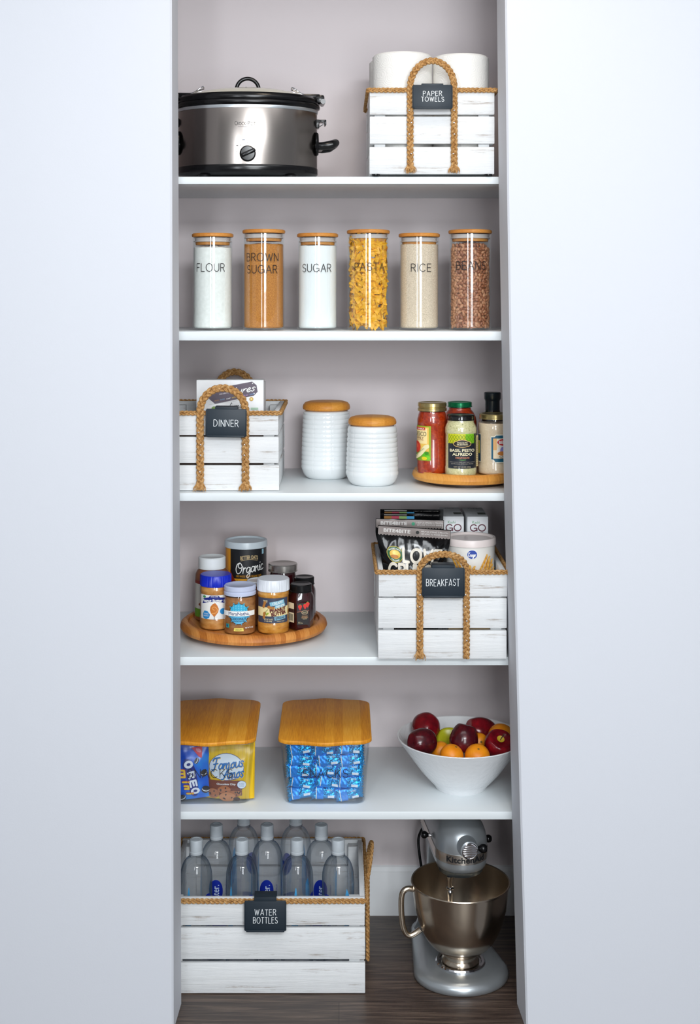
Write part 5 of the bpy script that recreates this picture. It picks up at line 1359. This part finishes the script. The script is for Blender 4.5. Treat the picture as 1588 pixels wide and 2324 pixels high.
# ------------------------------------------------------------------ water bottles
def bottle():
    t = thing('water_bottle', 'x', 'water bottle', (0,0,0), 0, 'water bottles in the floor crate')
    R, H = 0.0378, 0.3145
    prof = [(0,0.004),(0.022,0.002),(0.030,0),(0.0345,0.003),(R,0.010),(R,0.2145)]+[(0.0146+(R-0.0146)*(1-(k/12)**2.6)**0.64, 0.2145+0.060*k/12) for k in range(1,13)]+[(0.0140,0.2755),(0.0165,0.2765),(0.0165,0.2790),(0.0128,0.2800),(0.0128,0.303),(0,0.303)]
    MB().lathe(prof, M_WATER, 64).build('bottle_body', t, sharp=60)
    c = MB(); c.lathe([(0.0153,0.2810),(0.0157,0.2818),(0.0157,0.2868),(0.0149,0.2878),(0.0153,0.2890),(0.0153,0.3120),(0.0142,0.3142),(0.0095,0.3148),(0.009,0.3142),(0,0.3142)], M_CAP, 96, fn=lambda a, z: 1+(0.012*cos(48*a) if 0.2885 < z < 0.313 else 0))
    c.build('cap', t)
    a = Art(); DB = flat((18,40,150), 0.3); LB = flat((70,160,214), 0.3)
    a.ell(0, 169, 17, 28, DB); a.text('water.', 1.5, 163, 44, 13, flat((226,240,250)), 0.0, rot=90)
    a.text('vapor distilled', 26, 160, 44, 5, DB, rot=90); a.poly(smooth([(-58,90),(-44,92),(-42,150),(-46,215),(-50,200),(-56,150),(-58,90)],3), LB); a.poly([(40,90),(54,90),(54,196),(47,212),(42,190)], LB); a.rect(-26, 60, 26, 96, DB); a.text('smart', 0, 120, 30, 9, DB, rot=90)
    a.build('label', t, lambda u, v, l: ((0.03800+l)*(1-max(0,v-0.2145)**2*20)*sin(u/R), -(0.03800+l)*(1-max(0,v-0.2145)**2*20)*cos(u/R), v), cu=0.003, cv=0.008)
    return t
proto = bottle(); base_z = 0.0145
rows_b = [(3.10, ((445,'front row, leftmost water bottle beside the left jamb',0.9),(549,'front row, second water bottle from the left',0.6),(674,'front row, third water bottle, right of the clip',1.2),(767,'front row, rightmost water bottle',-0.7))),
          (3.186, ((491,'middle row, leftmost water bottle with blue oval',0.05),(606,'middle row, centre water bottle behind the clip',0.02),(729,'middle row, rightmost water bottle with blue oval',-0.05))),
          (3.272, ((553,'back row, left water bottle with cap hidden by the shelf',2.6),(671,'back row, right water bottle with cap hidden by the shelf',-2.4)))]
k = 0
for zc, lst in rows_b:
    for px, lab, rz in lst:
        o = proto if k == 0 else copy_tree(proto); k += 1
        o.location = (X(px,zc), zc-3, base_z); o.rotation_euler = (0,0,rz); o['label'] = 'clear plastic '+lab if 'water bottle' in lab else lab

# ------------------------------------------------------------------ stand mixer
def mixer():
    zc = 3.125; t = thing('stand_mixer', 'silver stand mixer with steel bowl, standing on the floor', 'stand mixer', (X(1044.5,zc), zc-3, 0), 0.0)
    yaw = math.radians(7); RY = Matrix.Rotation(yaw, 4, 'Z')
    def outline(wf, wb, yf, yb_, n=28, ex=1.0):
        """front is a half round of half width wf, sides run back to half width wb with rounded corners"""
        P = []
        for i in range(n+1):
            a = PI*i/n; P.append((-wf*cos(a), -wf*ex*sin(a)+yf))
        rc = wb*0.6
        for i in range(7): a = (PI/2)*i/6; P.append((wb-rc+rc*cos(a), yb_-rc+rc*sin(a)))
        for i in range(7): a = PI/2+(PI/2)*i/6; P.append((-wb+rc+rc*cos(a), yb_-rc+rc*sin(a)))
        return P
    def ring(z, *a, **k): return [tuple(RY @ Vector((x, y, z))) for x, y in outline(*a, **k)]
    rg = []
    for z, d in ((0,0.005),(0.003,0.001),(0.009,0),(0.0165,0.002),(0.0225,0.008),(0.0265,0.017),(0.0285,0.030)):
        rg.append(ring(z, 0.1125-d, 0.083-d, -0.006, 0.250-d, ex=0.91))
    MB().loft(rg, M_SILVER).build('base', t, sharp=80)
    # pedestal column
    rg = []
    for z, w, y0, y1 in ((0.024,0.078,0.195,0.246),(0.06,0.062,0.185,0.240),(0.12,0.050,0.180,0.232),(0.19,0.047,0.172,0.228),(0.235,0.050,0.155,0.228),(0.262,0.052,0.14,0.228)):
        rg.append(ring(z, w, w*0.9, y0, y1, ex=0.7))
    MB().loft(rg, M_SILVER).build('pedestal', t, sharp=80)
    # seat ring, bowl
    MB().lathe([(0.0,0.0285),(0.056,0.0285),(0.0590,0.029),(0.0590,0.0315),(0.056,0.0345),(0.050,0.0345),(0.048,0.0315),(0,0.0315)], M_CHROME, 64).build('bowl_seat', t)
    bp = [(0,0.0455),(0.0435,0.0455),(0.0445,0.047),(0.0435,0.052),(0.0395,0.056),(0.0395,0.062),(0.046,0.067),(0.056,0.072),(0.0685,0.081),(0.081,0.094),(0.092,0.112),(0.1005,0.132),(0.107,0.156),(0.1115,0.182),(0.1145,0.2085),(0.1165,0.2095),(0.1172,0.2118),(0.1160,0.2136),(0.1135,0.2125),(0.1105,0.184),(0.106,0.157),(0.0995,0.133),(0.091,0.113),(0.080,0.0955),(0.067,0.0825),(0.05,0.076),(0,0.075)]
    bp = [(r, 0.0325+(z-0.0455)*(0.2215-0.0325)/(0.2136-0.0455)) for r, z in bp]
    bw = MB().lathe(bp, M_BOWLST, 96).build('mixing_bowl', t)
    m = MB(); h = [(-0.112,-0.01,0.1985),(-0.122,-0.012,0.2005),(-0.132,-0.0135,0.1985),(-0.1385,-0.0145,0.190),(-0.1405,-0.015,0.172),(-0.1395,-0.015,0.145),(-0.136,-0.0145,0.122),(-0.1285,-0.013,0.107),(-0.118,-0.012,0.1025),(-0.104,-0.010,0.108),(-0.095,-0.009,0.114)]
    h = [(x, y, 0.0325+(z-0.0455)*1.1243) for x, y, z in h]; P = resample(smooth3(h), 0.004); m.tube(P, [0.0068]*len(P), M_BOWLST, 12); m.build('bowl_handle', bw)
    UP = 0.010
    # head: stacked U sections, dome on top
    rg = []
    for z, w, dy in ((0.252,0.0555,0),(0.256,0.0590,0),(0.264,0.0605,0),(0.274,0.0612,0),(0.297,0.0618,0),(0.315,0.0612,0),(0.330,0.0585,0.001),(0.344,0.0535,0.003),(0.356,0.0455,0.008),(0.365,0.0355,0.014),(0.371,0.022,0.022),(0.3735,0.009,0.034)):
        rg.append(ring(z+UP, w, w*0.93, -0.002+dy, 0.235-dy, ex=1.05))
    MB().loft(rg, M_SILVER).build('motor_head', t, sharp=80)
    rg = [ring(z+UP, w, w*0.93, -0.002, 0.2352, ex=1.05) for z, w in ((0.2745,0.0613),(0.2745,0.0626),(0.2965,0.0630),(0.2965,0.0617))]
    bd = MB().loft(rg, pm('trim_band',(214,206,196),0.2,0.95), False, False).build('trim_band', t)
    a = Art(); a.text('KitchenAid', 0.5, 285.8, 98, 13.5, K, 0.022)
    a.build('band_lettering', bd, lambda u, v, l: tuple(RY @ Vector(((0.0632+l)*sin(u/0.0632), -0.002-(0.0632*1.05+l)*cos(u/0.0632), v+UP))), cu=0.003)
    MB().lathe([(0,0.236),(0.046,0.236),(0.0515,0.239),(0.0545,0.246),(0.055,0.2525),(0,0.2525)], pm('planetary_metal',(120,130,136),0.3,0.9), 64, c=(0,0,UP)).build('planetary', t)
    m = MB(); c = (-0.0275,-0.038); m.lathe([(0,0.176),(0.0055,0.176),(0.006,0.178),(0.006,0.203),(0.0045,0.205),(0.0045,0.207),(0.0088,0.208),(0.0088,0.2105),(0.005,0.212),(0.005,0.229),(0.0075,0.231),(0.0075,0.237),(0,0.237)], M_CHROME, 24, c=(c[0],c[1],UP)); m.build('beater_shaft', t)
    # attachment hub with ridged cover and thumb knob
    HM = Matrix.Translation((0.0105,-0.066,0.3155+UP)) @ Matrix.Rotation(yaw*1.4, 4, 'Z') @ Matrix.Rotation(PI/2, 4, 'X')
    m = MB(); m.lathe([(0.026,-0.014),(0.0235,-0.004),(0.0215,0.006),(0.0205,0.016),(0.0,0.016)], M_SILVER, 48, M=HM); hub = m.build('attachment_hub', t)
    m = MB(); m.lathe([(0.0175,0.016),(0.0188,0.0168),(0.0188,0.0205),(0.0172,0.0222),(0.0160,0.0212),(0.0,0.0212)], M_CHROME, 48, M=HM)
    for q_ in (-0.010,-0.005,0,0.005,0.010):
        wd = math.sqrt(0.0158**2-q_*q_); m.box(-wd, q_-0.0014, 0.0208, wd, q_+0.0014, 0.0226, M_CHROME, 0.0006, M=HM)
    m.build('hub_cover', hub)
    def knob(nm, p, d, r, L):
        d = Vector(d).normalized(); q_ = d.to_track_quat('Z', 'Y').to_matrix().to_4x4(); M_ = Matrix.Translation((p[0],p[1],p[2]+UP)) @ q_
        m = MB(); m.lathe([(0,0),(0.0024,0),(0.0024,L),(0,L)], M_CHROME, 12, M=M_); s_ = m.build('lever_stem', None)
        s_.parent = t
        m = MB(); m.lathe([(0,L-0.002),(r*0.45,L-0.002),(r*0.62,L+r*0.15),(r*0.95,L+r*0.6),(r,L+r),(r*0.9,L+r*1.45),(r*0.6,L+r*1.8),(0,L+r*1.92)], M_BLACK, 28, M=M_); m.build('lever_knob', s_)
    knob('n', (0.0285,-0.073,0.3170), (1,-0.12,0.02), 0.0105, 0.007)
    knob('n', (-0.058,0.045,0.2985), (-1,0.05,0.06), 0.0088, 0.016)
    knob('n', (0.056,0.052,0.2875), (1,0.1,0.0), 0.0092, 0.007)
    m = MB(); c_ = [(-0.045,0.20,0.276),(-0.062,0.215,0.270),(-0.080,0.225,0.245),(-0.085,0.232,0.205),(-0.066,0.245,0.11),(-0.01,0.256,0.03),(0.07,0.262,0.0045),(0.12,0.262,0.0045)]
    P = resample(smooth3(c_), 0.006); m.tube(P, [0.0035]*len(P), M_BLACK, 10); m.build('power_cord', t)
def smooth3(p, n=6):
    p = [Vector(q) for q in p]; out = []
    for i in range(len(p)-1):
        a, b, c, d = p[max(i-1,0)], p[i], p[i+1], p[min(i+2,len(p)-1)]
        for k in range(n):
            t = k/n; out.append(0.5*((2*b)+(c-a)*t+(2*a-5*b+4*c-d)*t*t+(3*b-3*c+d-a)*t**3))
    return out+[p[-1]]
mixer()

# ------------------------------------------------------------------ light and camera
def area(name, loc, target, sx, sy, power, col):
    L = bpy.data.lights.new(name, 'AREA'); L.shape = 'RECTANGLE'; L.size = sx; L.size_y = sy; L.energy = power; L.color = col
    o = bpy.data.objects.new(name, L); C.objects.link(o); o.location = loc
    o.rotation_euler = (Vector(target)-Vector(loc)).to_track_quat('-Z', 'Y').to_euler(); return o
area('high_key_light', (0.55,-3.3,2.5), (0.0,0,0.5), 1.2, 0.35, 45, (0.93,0.97,1.0))  # added key, set high so the shelves shade the compartment tops
area('key_light', (0.62,-4.2,1.5), (0.0,0,0.6), 0.95, 1.7, 58, (0.92,0.965,1.0))  # unseen key light behind the camera, from the right
area('streak_light', (-0.6,-2.7,1.8), (0,0,1.1), 0.2, 1.0, 11, (0.9,0.95,1.0))  # added narrow light for the streaks reflected in the jars
area('overhead_fill', (0.1,-1.3,2.70), (0.1,-1.1,0), 2.2, 0.5, 8.5, (0.98,0.98,1.0))  # added overhead fill that brightens the shelf tops
area('ceiling_lamp', (0.12,-0.56,2.72), (0.12,-0.5,0), 0.16, 0.16, 2.2, (1.0,0.80,0.60))
w = bpy.data.worlds.new('daylight'); SC.world = w; w.use_nodes = True
bg = w.node_tree.nodes['Background']; bg.inputs[0].default_value = (0.88,0.93,1.0,1); bg.inputs[1].default_value = 0.3
cam = bpy.data.cameras.new('camera'); co = bpy.data.objects.new('camera', cam); C.objects.link(co)
co.location = (0, -CAMD, EYE); co.rotation_euler = (PI/2, 0, 0)
cam.sensor_width = 36; cam.sensor_fit = 'AUTO'; cam.lens = 36*F/2324
cam.shift_x = (794-PX0)/2324; cam.shift_y = -(1162-PY0)/2324
cam.clip_start = 0.05
SC.camera = co
SC.cycles.use_denoising = True
SC.cycles.transparent_max_bounces = 32; SC.cycles.max_bounces = 10; SC.cycles.transmission_bounces = 10; SC.cycles.glossy_bounces = 6; SC.cycles.diffuse_bounces = 4
SC.view_settings.view_transform = 'Standard'; SC.view_settings.look = 'None'; SC.view_settings.gamma = 1.0
SC.view_settings.use_curve_mapping = False; SC.view_settings.exposure = 0.04
